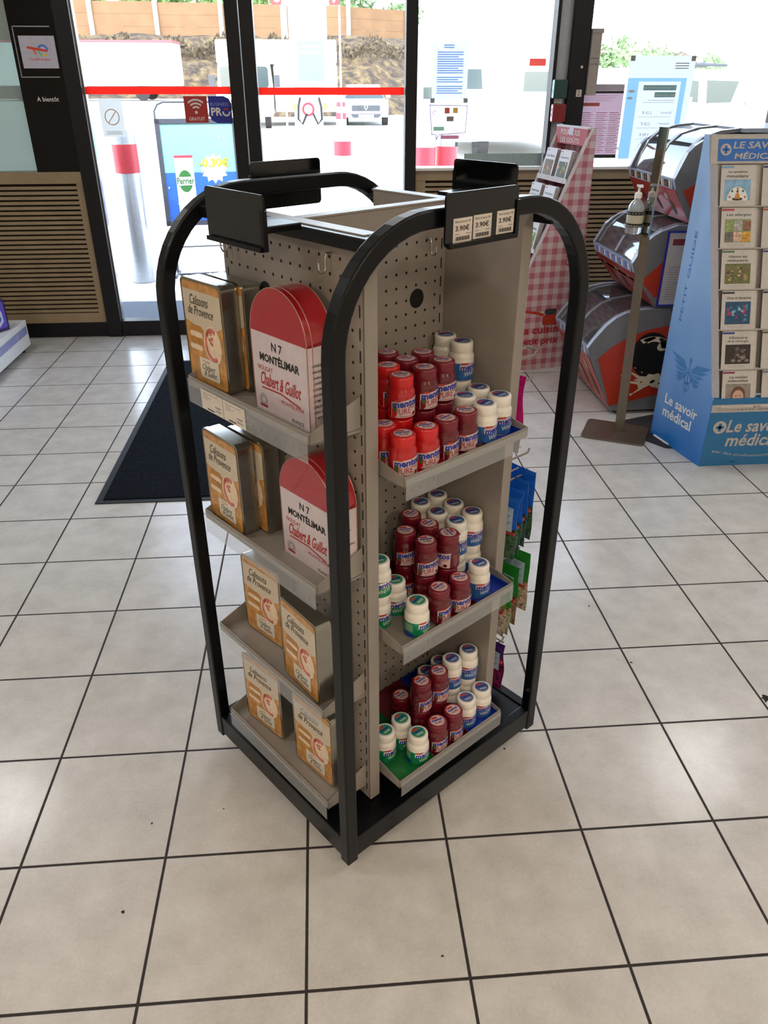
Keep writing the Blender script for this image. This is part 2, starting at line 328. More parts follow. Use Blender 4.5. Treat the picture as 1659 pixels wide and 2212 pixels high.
for (x, y) in pp: MB().box((x + 30 - .13, y - 58 - .2, -.3), (x + 30 + .13, y - 57.8, 2.95), postm).obj('post', nb)
# trees
leafA = M('green_leaves', '#5f7a3c', .8, scale=6, var=.45); leafB = M('pale_leaves', '#7c9468', .8, scale=6, var=.4); bark = M('bark', '#5b4a3a', .9)  # green and paler green leaf colours, varied at random by noise
def tree(label, x, y, z, r, h, leaf, group):
    t = thing('tree', label, 'tree', (x, y, z), 0, group); rnd = random.Random(int(x * 100 + y * 7))
    MB().cyl((0, 0, 0), (0, 0, h * .7), r * .08, bark, 8, r * .04).obj('trunk', t)
    b = MB(); vs, fs = [], []
    for i in range(900):
        th, ph = math.acos(rnd.uniform(-1, 1)), rnd.uniform(0, 2 * PI); q = rnd.uniform(.55, 1) * (1 + .2 * math.sin(3 * ph + x) * math.sin(2 * th))
        c = V3((r * q * math.sin(th) * math.cos(ph), r * q * math.sin(th) * math.sin(ph), h * .66 + h * .36 * q * math.cos(th)))
        s = r * rnd.uniform(.07, .15); u = V3((rnd.gauss(0, 1), rnd.gauss(0, 1), rnd.gauss(0, 1))).normalized(); w = u.orthogonal().normalized()
        k = len(vs); vs += [c - u * s, c + w * s * .6, c + u * s, c - w * s * .6]; fs.append((k, k + 1, k + 2, k + 3))
    b.add(vs, fs, leaf).blob((0, 0, h * .66), (r * .62, r * .62, h * .25), leaf, 12, 8, .2, rnd).obj('crown', t)
g = 'trees above the noise barrier'
for i, (x, y, r, h, lf, lb) in enumerate(((-17, 64, 2.9, 5.6, leafA, 'green tree above the barrier at the far left of the door glass'), (-11, 65, 2.6, 5.2, leafA, 'green tree above the barrier, second from the left'),
        (-6.6, 64, 1.7, 4.6, leafA, 'green tree above the barrier just left of the double door post'), (-3.4, 62, 1.3, 4.3, leafA, 'narrow green tree above the barrier just right of the double door post'),
        (3.4, 73, 2.0, 6.6, leafB, 'taller pale green tree above the barrier left of the single door post'), (7.6, 77, 2.0, 5.0, leafB, 'lower pale green tree above the barrier beside the single door post'))):
    tree(lb, x, y, 2.6, r, h, lf, g)
g = 'trees beyond the forecourt on the right'
for x, y, r, h, lb in ((12.9, 36, 1.25, 3.15, 'pale green tree beyond the forecourt, nearest the black corner post'), (15.2, 38, 1.15, 3.0, 'pale green tree beyond the forecourt, middle of the right window group'),
                       (17.9, 38, .8, 2.75, 'small pale green tree showing right of the price poster')):
    tree(lb, x, y, 0, r, h, leafB, g)

wpaint = M('white_vehicle_paint', '#e9e9e6', .35, coat=.3, var=.02); tyre = M('black_tyre', '#1a1a1c', .8); vglass = M('dark_vehicle_glass', '#2a3a3c', .12, spec=.8); greyp = M('grey_plastic', '#3a3d42', .5)
# white trailer behind
t = thing('trailer', 'white box trailer parked before the scrubby embankment', 'trailer', (-14, 38, 0))
struct(MB().box((-30, 36.5, 0), (-5.2, 43, .78), conc).obj('ground_3'), 'raised pale parking terrace')
MB().box((0, 0, 1.35), (8.1, 2.4, 2.98), wpaint).obj('box_body', t, .05); MB().box((0, -.02, 2.98), (8.1, 2.42, 3.06), M('red_trim', '#b8434a', .5)).obj('roof_rail', t)
MB().box((.3, .4, 1.12), (7.8, 2.0, 1.34), greyp).obj('chassis', t)
for x in (1.5, 2.8, 6.6):
    for y in (.15, 2.25): MB().cyl((x, y - .12, 1.09), (x, y + .12, 1.09), .3, tyre, 20).obj('wheel', t)
# white van facing the shop
t = thing('van', 'white van with large dark windscreen behind the fuel pump', 'van', (-2.5, 32, 0))
MB().prism([(-1.0, .45), (1.0, .45), (1.02, 1.2), (.93, 2.15), (-.93, 2.15), (-1.02, 1.2)], (0, .2, 0), X3, Z3, (0, 4.8, 0), wpaint).obj('body', t, .05)
MB().prism([(-1.0, .4), (1.0, .4), (1.0, 1.1), (.9, 1.3), (-.9, 1.3), (-1.0, 1.1)], (0, -.6, 0), X3, Z3, (0, .85, 0), wpaint).obj('bonnet', t, .06)
MB().box((-1.05, .9, 2.1), (3.45, 5.5, 2.9), wpaint).obj('high_roof', t, .08)
MB().box((1.05, .9, .5), (3.45, 5.5, 2.1), wpaint).obj('side_body', t, .08)
MB().prism(rrect(-.88, 1.32, .88, 2.02, .12), (0, .17, 0), X3, Z3, (0, .03, 0), vglass).obj('windscreen', t)
MB().box((-.5, -.64, .62), (.5, -.6, .95), greyp).obj('grille', t)
for s in (-1, 1):
    MB().box((s * 1.08, .1, 1.35), (s * 1.3, .2, 1.75), greyp).obj('mirror', t, .02)
    MB().cyl((s * .9, -.1, .36), (s * .7, -.1, .36), .36, tyre, 18).obj('wheel', t); MB().box((s * .6, -.63, .85), (s * .92, -.6, 1.05), CHROME).obj('headlight', t)
# small hatchback car
t = thing('car', 'silver hatchback car facing the shop between the two right posts', 'car', (2.05, 33.2, 0))
cp = M('silver_car_paint', '#a9b4bd', .3, .5, coat=.5)
prof = [(-.86, .3), (.86, .3), (.9, .6), (.86, .92), (-.86, .92), (-.9, .6)]
MB().prism(prof, (0, 0, 0), X3, Z3, (0, 3.9, 0), cp).prism([(-.84, .9), (.84, .9), (.6, 1.42), (-.6, 1.42)], (0, 1.2, 0), X3, Z3, (0, 2.4, 0), cp).obj('body', t, .08)
MB().add([(-.78, .75, .93), (.78, .75, .93), (.56, 1.3, 1.38), (-.56, 1.3, 1.38)], [(0, 1, 2, 3)], vglass).add([(-.8, 0.02, .86), (.8, .02, .86), (.8, 1.0, .97), (-.8, 1.0, .97)], [(0, 1, 2, 3)], cp).obj('windscreen', t)
MB().box((-.55, -.03, .52), (.55, 0, .72), greyp).prism([(-.5, .28), (.5, .28), (.6, .42), (-.6, .42)], (0, -.04, 0), X3, Z3, (0, .03, 0), greyp).obj('grille', t)
MB().prism([(0, -.13), (.09, 0), (0, .13), (-.09, 0)], (0, -.06, .66), X3, Z3, (0, .02, 0), CHROME).prism([(0, -.07), (.045, 0), (0, .07), (-.045, 0)], (0, -.065, .66), X3, Z3, (0, .004, 0), greyp).obj('badge', t)
MB().box((-.3, -.07, .3), (.3, -.05, .4), M('number_plate', '#b9c6e8', .5)).obj('number_plate', t)
for s in (-1, 1):
    MB().prism([(s * .56, .66), (s * .86, .78), (s * .86, .62), (s * .6, .58)], (0, -.035, 0), X3, Z3, (0, .03, 0), CHROME).obj('headlight', t)
    MB().cyl((s * .9, .6, .3), (s * .68, .6, .3), .3, tyre, 18).obj('wheel', t); MB().cyl((s * .66, -.05, .42), (s * .66, 0, .42), .07, CHROME, 12).obj('fog_lamp', t)
    MB().box((s * .88, 1.0, .95), (s * 1.05, 1.1, 1.08), cp).obj('mirror', t, .02)
# fuel pump island
isl = M('kerb_concrete', '#b9c1cb', .8)
tag(MB().box((-1.05, 26.6, 0), (.55, 28.6, .14), isl).obj('pump_island', bevel=.02), 'low grey concrete island under the fuel pump', 'island')
t = thing('fuel_pump', 'tall white fuel pump with nozzles and a teal poster', 'fuel pump', (-.1, 27.2, .14))
MB().box((-.5, 0, 0), (.42, .8, 1.25), M('pump_body', '#d8d6d0', .5)).obj('body', t, .05)
MB().box((-.55, -.02, 1.25), (.62, .82, 3.9), WHT).obj('upper_panel', t, .02)
b = MB(); TE = M('teal_print', '#5fd0c8', .6); b.rect((0, -.03, 0), X3, Z3, -.3, 1.4, .5, 2.5, TE)
for i in range(2): b.rect((0, -.034, 0), X3, Z3, -.22, 2.3 - i * .14, .42, 2.37 - i * .14, WHT)
b.obj('poster', t)
for s in (-1, 1):
    MB().tube([(s * .3, -.02, .95), (s * .36, -.12, .7), (s * .38, -.12, .35), (s * .25, -.1, .2), (s * .1, -.04, .5)], .035, tyre, 8).obj('hose', t)
    MB().box((s * .44, -.1, .6), (s * .54, 0, .8), M('yellow_plastic', '#c9a136', .5)).obj('nozzle', t, .01)
MB().cyl((-.05, -.03, .62), (-.05, .02, .62), .2, REDINK, 20).cyl((-.05, -.04, .62), (-.05, .02, .62), .13, WHT, 20).obj('round_badge', t)
sg = M('red_sign', '#9c2a2c', .5)
for nm, x, lb in (('8', -1.15, 'small red sign numbered 8 left of the fuel pump panel'), ('7', .62, 'small red sign numbered 7 right of the fuel pump panel')):
    t = thing('pump_number_sign', lb, 'sign', (x, 27.3, 0), 0, 'pump number signs')
    MB().box((0, 0, 3.58), (.32, .06, 4.1), sg).text(nm, (0, -.01, 0), X3, Z3, .08, 3.64, None, .32, WHT, .03).obj('sign_plate', t); MB().cyl((.3, .05, .141), (.3, .05, 3.6), .03, WHT, 8).obj('post', t)
# bollards
rb = M('red_band', '#c43a48', .4); bwh = M('bollard_white', '#dcdad6', .45); bgr = M('bollard_steel', '#b4bac2', .3, .6)
def bollard(x, y, r, h, b0, b1, base, label):
    t = thing('bollard', label, 'bollard', (x, y, 0), 0, 'bollards outside the shop')
    MB().lathe([(r, 0), (r, h - .02), (r * .9, h)], base, 24).obj('post', t); MB().lathe([(r + .003, b0), (r + .003, b1)], rb, 24, cap0=False, cap1=False).obj('red_band', t)
bollard(-1.52, 6.38, .1, 1.24, .9, 1.12, bgr, 'steel bollard with red band just outside the left door glass')
bollard(-.86, 9.2, .055, 1.16, .86, 1.04, bwh, 'white bollard with red band behind the blue advertising stand')
bollard(.38, 9.0, .10, 1.02, .82, .97, bwh, 'white bollard with red band seen through the second door glass')
bollard(1.29, 8.6, .12, 1.16, .60, .93, bgr, 'fat steel bollard with red band right of the single post')
bollard(1.56, 8.75, .12, 1.14, .60, .93, bgr, 'fat steel bollard with red band, farther right beside the sticker window')
for x, y, lb in ((-2.15, 29.5, 'small white and red cone post beside the van'), (1.0, 30.5, 'small white and orange cone post left of the silver car')):
    t = thing('marker_post', lb, 'post', (x, y, 0)); MB().cyl((0, 0, 0), (0, 0, 1.1), .2, WHT, 12, .14).obj('post', t); MB().cyl((0, 0, .35), (0, 0, .55), .2, rb, 12, .19).cyl((0, 0, .75), (0, 0, .9), .175, rb, 12, .165).obj('bands', t)
# advertising stand
t = thing('advertising_stand', 'dark framed pavement advertising stand with blue sparkling water poster', 'sign stand', (-1.27, 6.5, 0), 0)
t.rotation_euler = (R(-10), 0, R(8))
fr = M('slate_frame', '#454b57', .5)
b = MB(); b.tube([(0, 0, .62), (0, 0, 1.37), (.03, 0, 1.42), (.08, 0, 1.44), (.60, 0, 1.44), (.65, 0, 1.42), (.68, 0, 1.37), (.68, 0, .62)], .008, fr)
b.box((-.01, -.012, .44), (.69, .02, .48), fr).box((-.01, -.012, 1.27), (.69, .02, 1.31), fr).box((-.01, -.012, .44), (.03, .02, 1.31), fr).box((.65, -.012, .44), (.69, .02, 1.31), fr).obj('frame', t)
MB().tube([(.04, 0, .46), (.04, 0, .04), (.06, 0, .02), (.62, 0, .02), (.64, 0, .04), (.64, 0, .46)], .012, fr).tube([(.06, .0, .05), (.02, -.12, .0)], .012, fr).tube([(.04, .02, 1.2), (.04, .5, .26)], .01, fr).tube([(.64, .02, 1.2), (.64, .5, .26)], .01, fr).tube([(.04, 0, .26), (.64, 0, .26)], .006, fr).obj('legs', t)
b = MB(); P = (0, -.004, 0); b.rect(P, X3, Z3, .03, .48, .65, .88, M('poster_blue', '#2c6fd0', .5)).rect(P, X3, Z3, .03, .88, .65, 1.27, M('poster_aqua', '#8fd3d2', .5))
P = (0, -.006, 0); PW = M('poster_white', '#f2f4f2', .5); PG = M('poster_green', '#2f7a3a', .5); PR = M('poster_red', '#c8455c', .5); PY_ = M('poster_yellow', '#e6cf2e', .5)
b.rect(P, X3, Z3, .12, .52, .28, 1.02, PW); st = []
for i in range(24): r_ = .125 if i % 2 == 0 else .095; st.append((.46 + r_ * math.cos(2 * PI * i / 24), .91 + r_ * math.sin(2 * PI * i / 24)))
b.flat(st, P, X3, Z3, PW); b.rect(P, X3, Z3, .41, .5, .49, .74, PW)
P = (0, -.008, 0); b.rect(P, X3, Z3, .12, 1.0, .28, 1.02, PR).rect(P, X3, Z3, .13, .55, .27, .57, PR).disc(P, X3, Z3, .2, .81, .06, .09, PG).disc(P, X3, Z3, .45, .64, .03, .045, PG).rect(P, X3, Z3, .12, .49, .28, .52, PG)
P = (0, -.010, 0); b.rect(P, X3, Z3, .12, .775, .28, .845, PW).text('Perrier', (0, -.012, 0), X3, Z3, .125, .785, .15, .055, PG, .02).text('-0,30€', (0, -.012, 0), X3, Z3, .33, .91, .26, .085, PY_, .03)
for i in range(14): b.disc(P, X3, Z3, random.uniform(.05, .63), random.uniform(.5, 1.2), .006, .009, PW, 6)
b.obj('poster', t)
# white camper on the right and white car
t = thing('camper_van', 'large white camper van seen through the window left of the corner post', 'van', (2.9, 19, 0))
MB().box((0, 0, .4), (3.6, 6, 2.9), wpaint).box((.2, -1.4, .4), (2.6, .1, 1.35), wpaint).obj('body', t, .08)
MB().box((1.95, -.02, 1.15), (2.75, .0, 1.75), vglass).obj('window', t); MB().prism([(.35, 1.4), (1.0, 1.4), (.95, 1.8), (.42, 1.8)], (0, -.03, 0), X3, Z3, (0, .02, 0), vglass).obj('windscreen', t)
MB().box((-.35, .1, 1.2), (-.1, .2, 1.45), vglass).obj('mirror', t, .02)
for x in (.7, 2.6): MB().cyl((x, -1.0, .35), (x + .25, -1.0, .35), .35, tyre, 16).obj('wheel', t)
t = thing('parked_van', 'white parked van with roof rack behind the upper freezer', 'van', (9.1, 20, 0))
MB().prism([(-1.6, .3), (3.2, .3), (3.2, .90), (1.6, 1.04), (1.3, 1.66), (1.1, 1.80), (-1.6, 1.85)], (0, 0, 0), X3, Z3, (0, 2.0, 0), wpaint).obj('body', t, .08)
MB().flat([(.60, 1.08), (1.22, 1.10), (1.34, 1.56), (.52, 1.58)], (0, -.01, 0), X3, Z3, vglass).obj('windscreen', t)
MB().flat([(.02, 1.12), (.38, 1.10), (.32, 1.56), (.12, 1.58)], (0, -.01, 0), X3, Z3, vglass).obj('side_window', t)
MB().box((-.05, -.22, 1.05), (.14, -.05, 1.22), wpaint).obj('mirror', t, .02)
MB().tube([(0, .3, 1.92), (1.1, .3, 1.9)], .03, greyp).tube([(0, 1.4, 1.92), (1.1, 1.4, 1.9)], .03, greyp).tube([(.2, .3, 1.9), (.2, 1.4, 1.95)], .03, greyp).tube([(.9, .3, 1.9), (.9, 1.4, 1.95)], .03, greyp).obj('roof_rack', t)
for x in (.2, 2.6): MB().cyl((x, -.05, .32), (x, .15, .32), .32, tyre, 18).obj('wheel', t)
t = thing('tall_white_sign', 'white louvred panel with teal corner outside at the far right', 'sign', (4.66, 8.0, 1.2))
b = MB().box((0, 0, 0), (1.4, .1, 1.6), WHT)
for i in range(7): b.box((0, -.02, .15 + i * .2), (1.4, 0, .17 + i * .2), GREYINK)
b.obj('panel', t); MB().box((.12, -.03, .5), (1.0, -.01, .95), TE).obj('teal_panel', t)
MB().cyl((.7, .05, -1.2), (.7, .05, 0), .06, WHT).obj('post', t)
# ------------------------------------------------------------------ the black wheeled display stand (local frame: u right-back, v left-back)
TH = R(37.3); A0 = V3((.0939, .2503, 0)); UU = V3((math.cos(TH), math.sin(TH), 0)); VV = V3((-math.sin(TH), math.cos(TH), 0))
def W(u, v, z): return A0 + UU * u + VV * v + V3((0, 0, z))
st = thing('display_stand', 'black tube framed display stand with cream perforated panels, holding tins and gum bottles', 'display stand', A0, TH)
ZT = 1.409; LU, LV = .662, .562
def hoop(v0, v1, name):
    t, Ro = .030, .21; out = [(0, .03)]; inn = [(t, .03)]
    for i in range(13): a = PI - PI / 2 * i / 12; out.append((Ro + Ro * math.cos(a), ZT - Ro + Ro * math.sin(a))); inn.append((Ro + (Ro - t) * math.cos(a), ZT - Ro + (Ro - t) * math.sin(a)))
    for i in range(13): a = PI / 2 - PI / 2 * i / 12; out.append((LU - Ro + Ro * math.cos(a), ZT - Ro + Ro * math.sin(a))); inn.append((LU - Ro + (Ro - t) * math.cos(a), ZT - Ro + (Ro - t) * math.sin(a)))
    out.append((LU, .03)); inn.append((LU - t, .03)); b = MB(); n = len(out)
    vs = [(x, v0, z) for x, z in out] + [(x, v0, z) for x, z in inn] + [(x, v1, z) for x, z in out] + [(x, v1, z) for x, z in inn]
    fs = []
    for i in range(n - 1): fs += [(i, n + i, n + i + 1, i + 1), (2 * n + i, 2 * n + i + 1, 3 * n + i + 1, 3 * n + i), (i, i + 1, 2 * n + i + 1, 2 * n + i), (n + i, 3 * n + i, 3 * n + i + 1, n + i + 1)]
    fs += [(0, 2 * n, 3 * n, n), (n - 1, 2 * n - 1, 4 * n - 1, 3 * n - 1)]
    o = b.add(vs, fs, BLK).obj(name, st, .0035); return o
h1 = hoop(0, .028, 'tube_hoop'); h2 = hoop(LV - .028, LV, 'tube_hoop')
for u, v in ((LU - .0305, .014), (.0305, .014)):
    MB().cyl((u, v, .165), (u - (.003 if u > .3 else -.003), v, .165), .005, CHROME, 10).obj('screw', h1)
for u in (.112, LU - .112):
    MB().box((u - .010, .02, 1.350), (u + .010, LV - .02, 1.372), BLK).obj('crossbar', st, .002)
b = MB(); b.box((.03, .003, .04), (LU - .03, .028, .10), BLK).box((.03, LV - .028, .04), (LU - .03, LV - .003, .10), BLK).box((.003, .028, .04), (.028, LV - .028, .10), BLK).box((LU - .028, .028, .04), (LU - .003, LV - .028, .10), BLK)
b.obj('base_beams', st, .002)
MB().box((.028, .028, .085), (LU - .028, LV - .028, .096), BLK).obj('deck', st)
for u in (.07, LU - .07):
    for v in (.07, LV - .07):
        c = MB().cyl((u - .012, v, .028), (u + .012, v, .028), .028, tyre, 16).obj('castor', st); MB().box((u - .016, v - .012, .03), (u + .016, v + .012, .086), greyp).obj('castor_bracket', c)
def holes(b, P, ex, ey, xs, zs, r=.0031, skip=None):
    for x in xs:
        for z in zs:
            if skip and math.hypot(x - skip[0], z - skip[1]) < skip[2] + .005: continue
            b.disc(P, ex, ey, x, z, r, r, DARK, 8)
zs = [1.328 - .028 * i for i in range(44)]; H = 1.37
b = MB().box((.122, .062, .10), (.150, .492, H), CRM); P = (.1216, 0, 0)
holes(b, P, MY, Z3, [-(.463 - .0283 * i) for i in range(14) if .463 - .0283 * i > .09], zs, skip=(-.35, 1.235, .02))
b.disc(P, MY, Z3, -.35, 1.235, .02, .02, DARK, 24)
z = 1.30
while z > .12:
    for v in (.0755, .4785): b.rect(P, MY, Z3, -v - .0017, z - .021, -v + .0017, z, DARK)
    z -= .0385
b.rect((.1215, 0, 0), MY, Z3, -.0665, .1, -.0655, 1.37, DARK)
b.obj('perforated_panel', st, .0015)
b = MB().box((.150, .262, .10), (.515, .288, H), CRM); P = (0, .2616, 0)
holes(b, P, X3, Z3, [.485 - .0275 * i for i in range(12) if .485 - .0275 * i > .175], [q - .028 for q in zs], skip=(.433, 1.188, .02))
b.disc(P, X3, Z3, .433, 1.188, .02, .02, DARK, 24); z = 1.30
while z > .12:
    for u in (.163, .502): b.rect(P, X3, Z3, u - .0017, z - .021, u + .0017, z, DARK)
    z -= .0385
b.obj('perforated_panel', st, .0015)
MB().box((.515, .062, .10), (.543, .492, H), CRM).obj('side_panel', st, .0015)
MB().box((.118, .058, H), (.151, .496, H + .004), CRM).box((.151, .260, H), (.514, .290, H + .004), CRM).box((.514, .058, H), (.547, .496, H + .004), CRM).obj('panel_cap', st, .001)
MB().cyl((.514, .40, 1.33), (.5115, .40, 1.33), .004, CHROME, 8).obj('screw', st)
def jhook(p, d, name='wire_hook'):
    p, d = V3(p), V3(d); pts = [p + d * x + V3((0, 0, zz)) for x, zz in ((0, 0), (.012, .001), (.014, -.008), (.014, -.024), (.018, -.030), (.024, -.030), (.028, -.022), (.028, -.012))]
    MB().tube(pts, .0018, CHROME, 8).obj(name, st)
jhook((.121, .144, 1.335), MX); jhook((.121, .45, 1.328), MX); jhook((.457, .261, 1.305), MY)
# shelves : left trays hang on the first panel, right trays hang between the two side panels
RAIL = CLEAR
PL = M('price_label_paper', '#cfc6ba', .6)
def tray_left(zt, labels):
    b = MB(); f = zt - .019; t = .0016
    b.box((.008, .077, f - .002), (.121, .483, f), CRM).box((.008, .077, f - .002), (.008 + t, .483, zt), CRM)
    for v in (.077, .483 - t): b.prism([(.008, f - .002), (.121, f - .008), (.121, zt + .040), (.008, zt)], (0, v, 0), X3, Z3, (0, t, 0), CRM)
    o = b.obj('shelf_tray', st)
    MB().box((.0040, .079, zt - .054), (.0050, .481, zt - .004), RAIL).obj('price_rail', o)
    for v0, v1 in labels:
        P = (.0034, 0, 0); q = MB().box((.0035, v0 + .001, zt - .053), (.0040, v1 - .001, zt - .012), PL)
        for i in range(4): q.rect(P, MY, Z3, -v1 + .008, zt - .018 - i * .004, -v1 + .008 + (.055, .02, .03, .02)[i], zt - .0165 - i * .004, GREYINK)
        q.rect(P, MY, Z3, -v0 - .03, zt - .046, -v0 - .008, zt - .043, GREYINK)
        q.rect(P, MY, Z3, -v0 - .06, zt - .050, -v0 - .034, zt - .0475, INK).text('10,90€', P, MY, Z3, -v0 - .03, zt - .040, .02, .005, INK, .02).obj('price_label', o)
    return f
LF = [tray_left(1.063, [(.348, .43), (.27, .348)]), tray_left(.754, []), tray_left(.441, []), tray_left(.166, [])]
def tray_right(zt):
    b = MB(); f = zt - .019; t = .0016; k = .18
    b.box((.158, .002, f - .002), (.508, .260, f), CRM).box((.158, .002, f - .002), (.508, .002 + t, zt), CRM)
    for u in (.158, .508 - t): b.prism([(.002, f - .002), (.260, f - .008), (.260, zt + .258 * k), (.002, zt)], (u, 0, 0), Y3, Z3, (t, 0, 0), CRM)
    o = b.obj('shelf_tray', st)
    MB().box((.160, -.0028, zt - .046), (.506, -.0016, zt - .003), RAIL).obj('price_rail', o); return f
RF = [tray_right(.960), tray_right(.575), tray_right(.183)]
# sign holders
GLOSS = M('glossy_black_plate', '#08090b', .08, spec=.6, var=0)
def holder(P, ex, nrm, w, h, bar):
    """plate with rounded corners, bottom ledge and a bracket reaching back to the tube"""
    P, ex, nrm = V3(P), V3(ex), V3(nrm); b = MB(); b.prism(rrect(0, 0, w, h, .008), P, ex, Z3, -nrm * .004, GLOSS, BLK)
    o = b.obj('sign_holder', st)
    q = MB(); q.prism([(.004, -.001), (w - .004, -.001), (w - .004, .006), (.004, .006)], P + nrm * .007, ex, Z3, -nrm * .007, BLK)
    q.prism([(w - .006, .0), (w + .002, 0), (w + .002, h * .72), (w - .006, h * .72)], P + nrm * .003, ex, Z3, -nrm * .008, BLK).obj('ledge', o)
    MB().prism([(w * .2, h * .20), (w * .72, h * .20), (w * .72, h * .34), (w * .2, h * .34)] if bar > .05 else [(w * .1, h * .3), (w * .9, h * .3), (w * .9, h * .62), (w * .1, h * .62)], P - nrm * .004, ex, Z3, -nrm * bar, BLK).obj('bracket', o, .002)
    return o, P, ex, nrm
holder((-.008, .312, 1.352), (0, -1, 0), (-1, 0, 0), .168, .082, .10)
s3 = holder((.226, -.013, 1.350), X3, MY, .174, .082, .012)
holder((.43, LV + .012, 1.345), MX, Y3, .18, .092, .012)
holder((LU + .008, .212, 1.350), Y3, X3, .18, .083, .10)
for i, x in enumerate((.243, .290, .347)):
    P = (0, -.0136, 0); z0 = 1.356 + .001 * i
    b = MB().prism([(x, z0), (x + .044, z0), (x + .044, z0 + .037), (x, z0 + .037)], (0, -.0134, 0), X3, Z3, (0, .0003, 0), PL)
    b.text('3.90€', P, X3, Z3, x + .005, z0 + .0175, .032, .0085, INK, .02).text('Menos du terroir 1 80', P, X3, Z3, x + .004, z0 + .030, .036, .0035, INK)
    b.rect(P, X3, Z3, x + .004, z0 + .012, x + .014, z0 + .0135, GREYINK).rect(P, X3, Z3, x + .03, z0 + .012, x + .041, z0 + .0135, GREYINK)
    for k in range(16): b.rect(P, X3, Z3, x + .006 + k * .0021, z0 + .003, x + .007 + k * .0021 + (.0006 if k % 3 else 0), z0 + .009, INK)
    b.obj('price_label', s3[0])
# hooks on the far side panel, with hanging bags
def rod(z, L, tick=True, v=.135):
    b = MB().tube([(.543, v, z), (.543 + L, v, z), (.543 + L + .006, v, z + .010)], .0026, CRM, 8)
    b.tube([(.543, v, z + .022), (.543 + L - .03, v, z + .024)], .002, CRM, 8)
    if tick: b.tube([(.543 + L - .03, v - .028, z + .024), (.543 + L - .03, v + .028, z + .024)], .0026, CRM, 8)
    b.obj('display_hook', st)
for z, L in ((1.045, .14), (.99, .14), (.80, .15), (.745, .15), (.52, .15), (.245, .12)): rod(z, L, z > 1 or z < .3)

# ------------------------------------------------------------------ tins
SILV = M('tin_silver', '#9e9c92', .22, .9, var=.05); GOLD = M('tin_gold_rim', '#c7a263', .25, .85)
CREAMP = M('tin_cream_print', '#c2b59f', .35, coat=.3); ORP = M('tin_amber_print', '#b98648', .35, coat=.3, scale=60, var=.32); ORD = M('tin_caramel_print', '#a8742f', .35, scale=40, var=.2)
PINKP = M('tin_pink_print', '#c06a5c', .4, scale=90, var=.3); PLATE = M('tin_plate_print', '#d9c3a8', .4, scale=60, var=.15); LABP = M('tin_label_print', '#cfc8b8', .4)
def calissons(label, loc, rz, rx=0, group='almond paste tins'):
    t = thing('gift_tin', label, 'tin', loc, rz, group, rx); w, d, h = .140, .036, .21
    MB().prism(rrect(-w / 2, 0, w / 2, h, .013, 6), (0, .004, 0), X3, Z3, (0, d - .004, 0), SILV, smooth=True).obj('body', t)
    b = MB(); b.prism(rrect(-w / 2 - .0012, -.0, w / 2 + .0012, h + .0012, .014, 6), (0, .0, 0), X3, Z3, (0, .010, 0), SILV, smooth=True)
    P = (0, -.0004, 0); b.flat(rrect(-w / 2 + .003, .004, w / 2 - .003, h - .003, .011, 6), P, X3, Z3, GOLD)
    P = (0, -.0007, 0); b.flat(rrect(-w / 2 + .005, .006, w / 2 - .005, h - .005, .009, 6), P, X3, Z3, ORP)
    P = (0, -.0010, 0); b.flat([(-.065, .128), (.02, .112), (.065, .132), (.065, .19), (-.065, .19)], P, X3, Z3, CREAMP)
    P = (0, -.0013, 0)
    for k in range(4): b.flat(rrect(-.056 + .002 * k, .072 + .013 * k, -.012 + .002 * k, .083 + .013 * k, .005, 3), P, X3, Z3, ORD if k % 2 else PLATE)
    b.disc(P, X3, Z3, .026, .092, .031, .038, PLATE, 28); P = (0, -.0016, 0); b.arc(P, X3, Z3, .026, .092, .020, .027, R(60), R(300), PINKP, 18, 1.25)
    for k in range(7): b.disc(P, X3, Z3, .018 + .008 * math.cos(k * 2.3), .105 + .012 * math.sin(k * 1.7), .004, .004, PINKP, 8)
    b.flat(rrect(-.028, .018, .040, .060, .006, 4), P, X3, Z3, LABP)
    P = (0, -.0019, 0); b.text('Calissons', P, X3, Z3, -.040, .163, .064, .019, INK, -.004, .35).text('de Provence', P, X3, Z3, -.050, .143, .088, .018, INK, -.004, .35)
    b.text('Chabert', P, X3, Z3, -.020, .036, .046, .012, INK, 0, .5).text('& Guillot', P, X3, Z3, -.014, .024, .044, .012, INK, 0, .5).text('L\'Original', P, X3, Z3, -.018, .050, .026, .006, PINKP, 0, .4)
    b.obj('printed_lid', t); return t
NRED = M('tin_red_lacquer', '#a01822', .2, coat=.6, scale=20, var=.05); NWH = M('tin_white_lacquer', '#c9bdc2', .28, coat=.4)
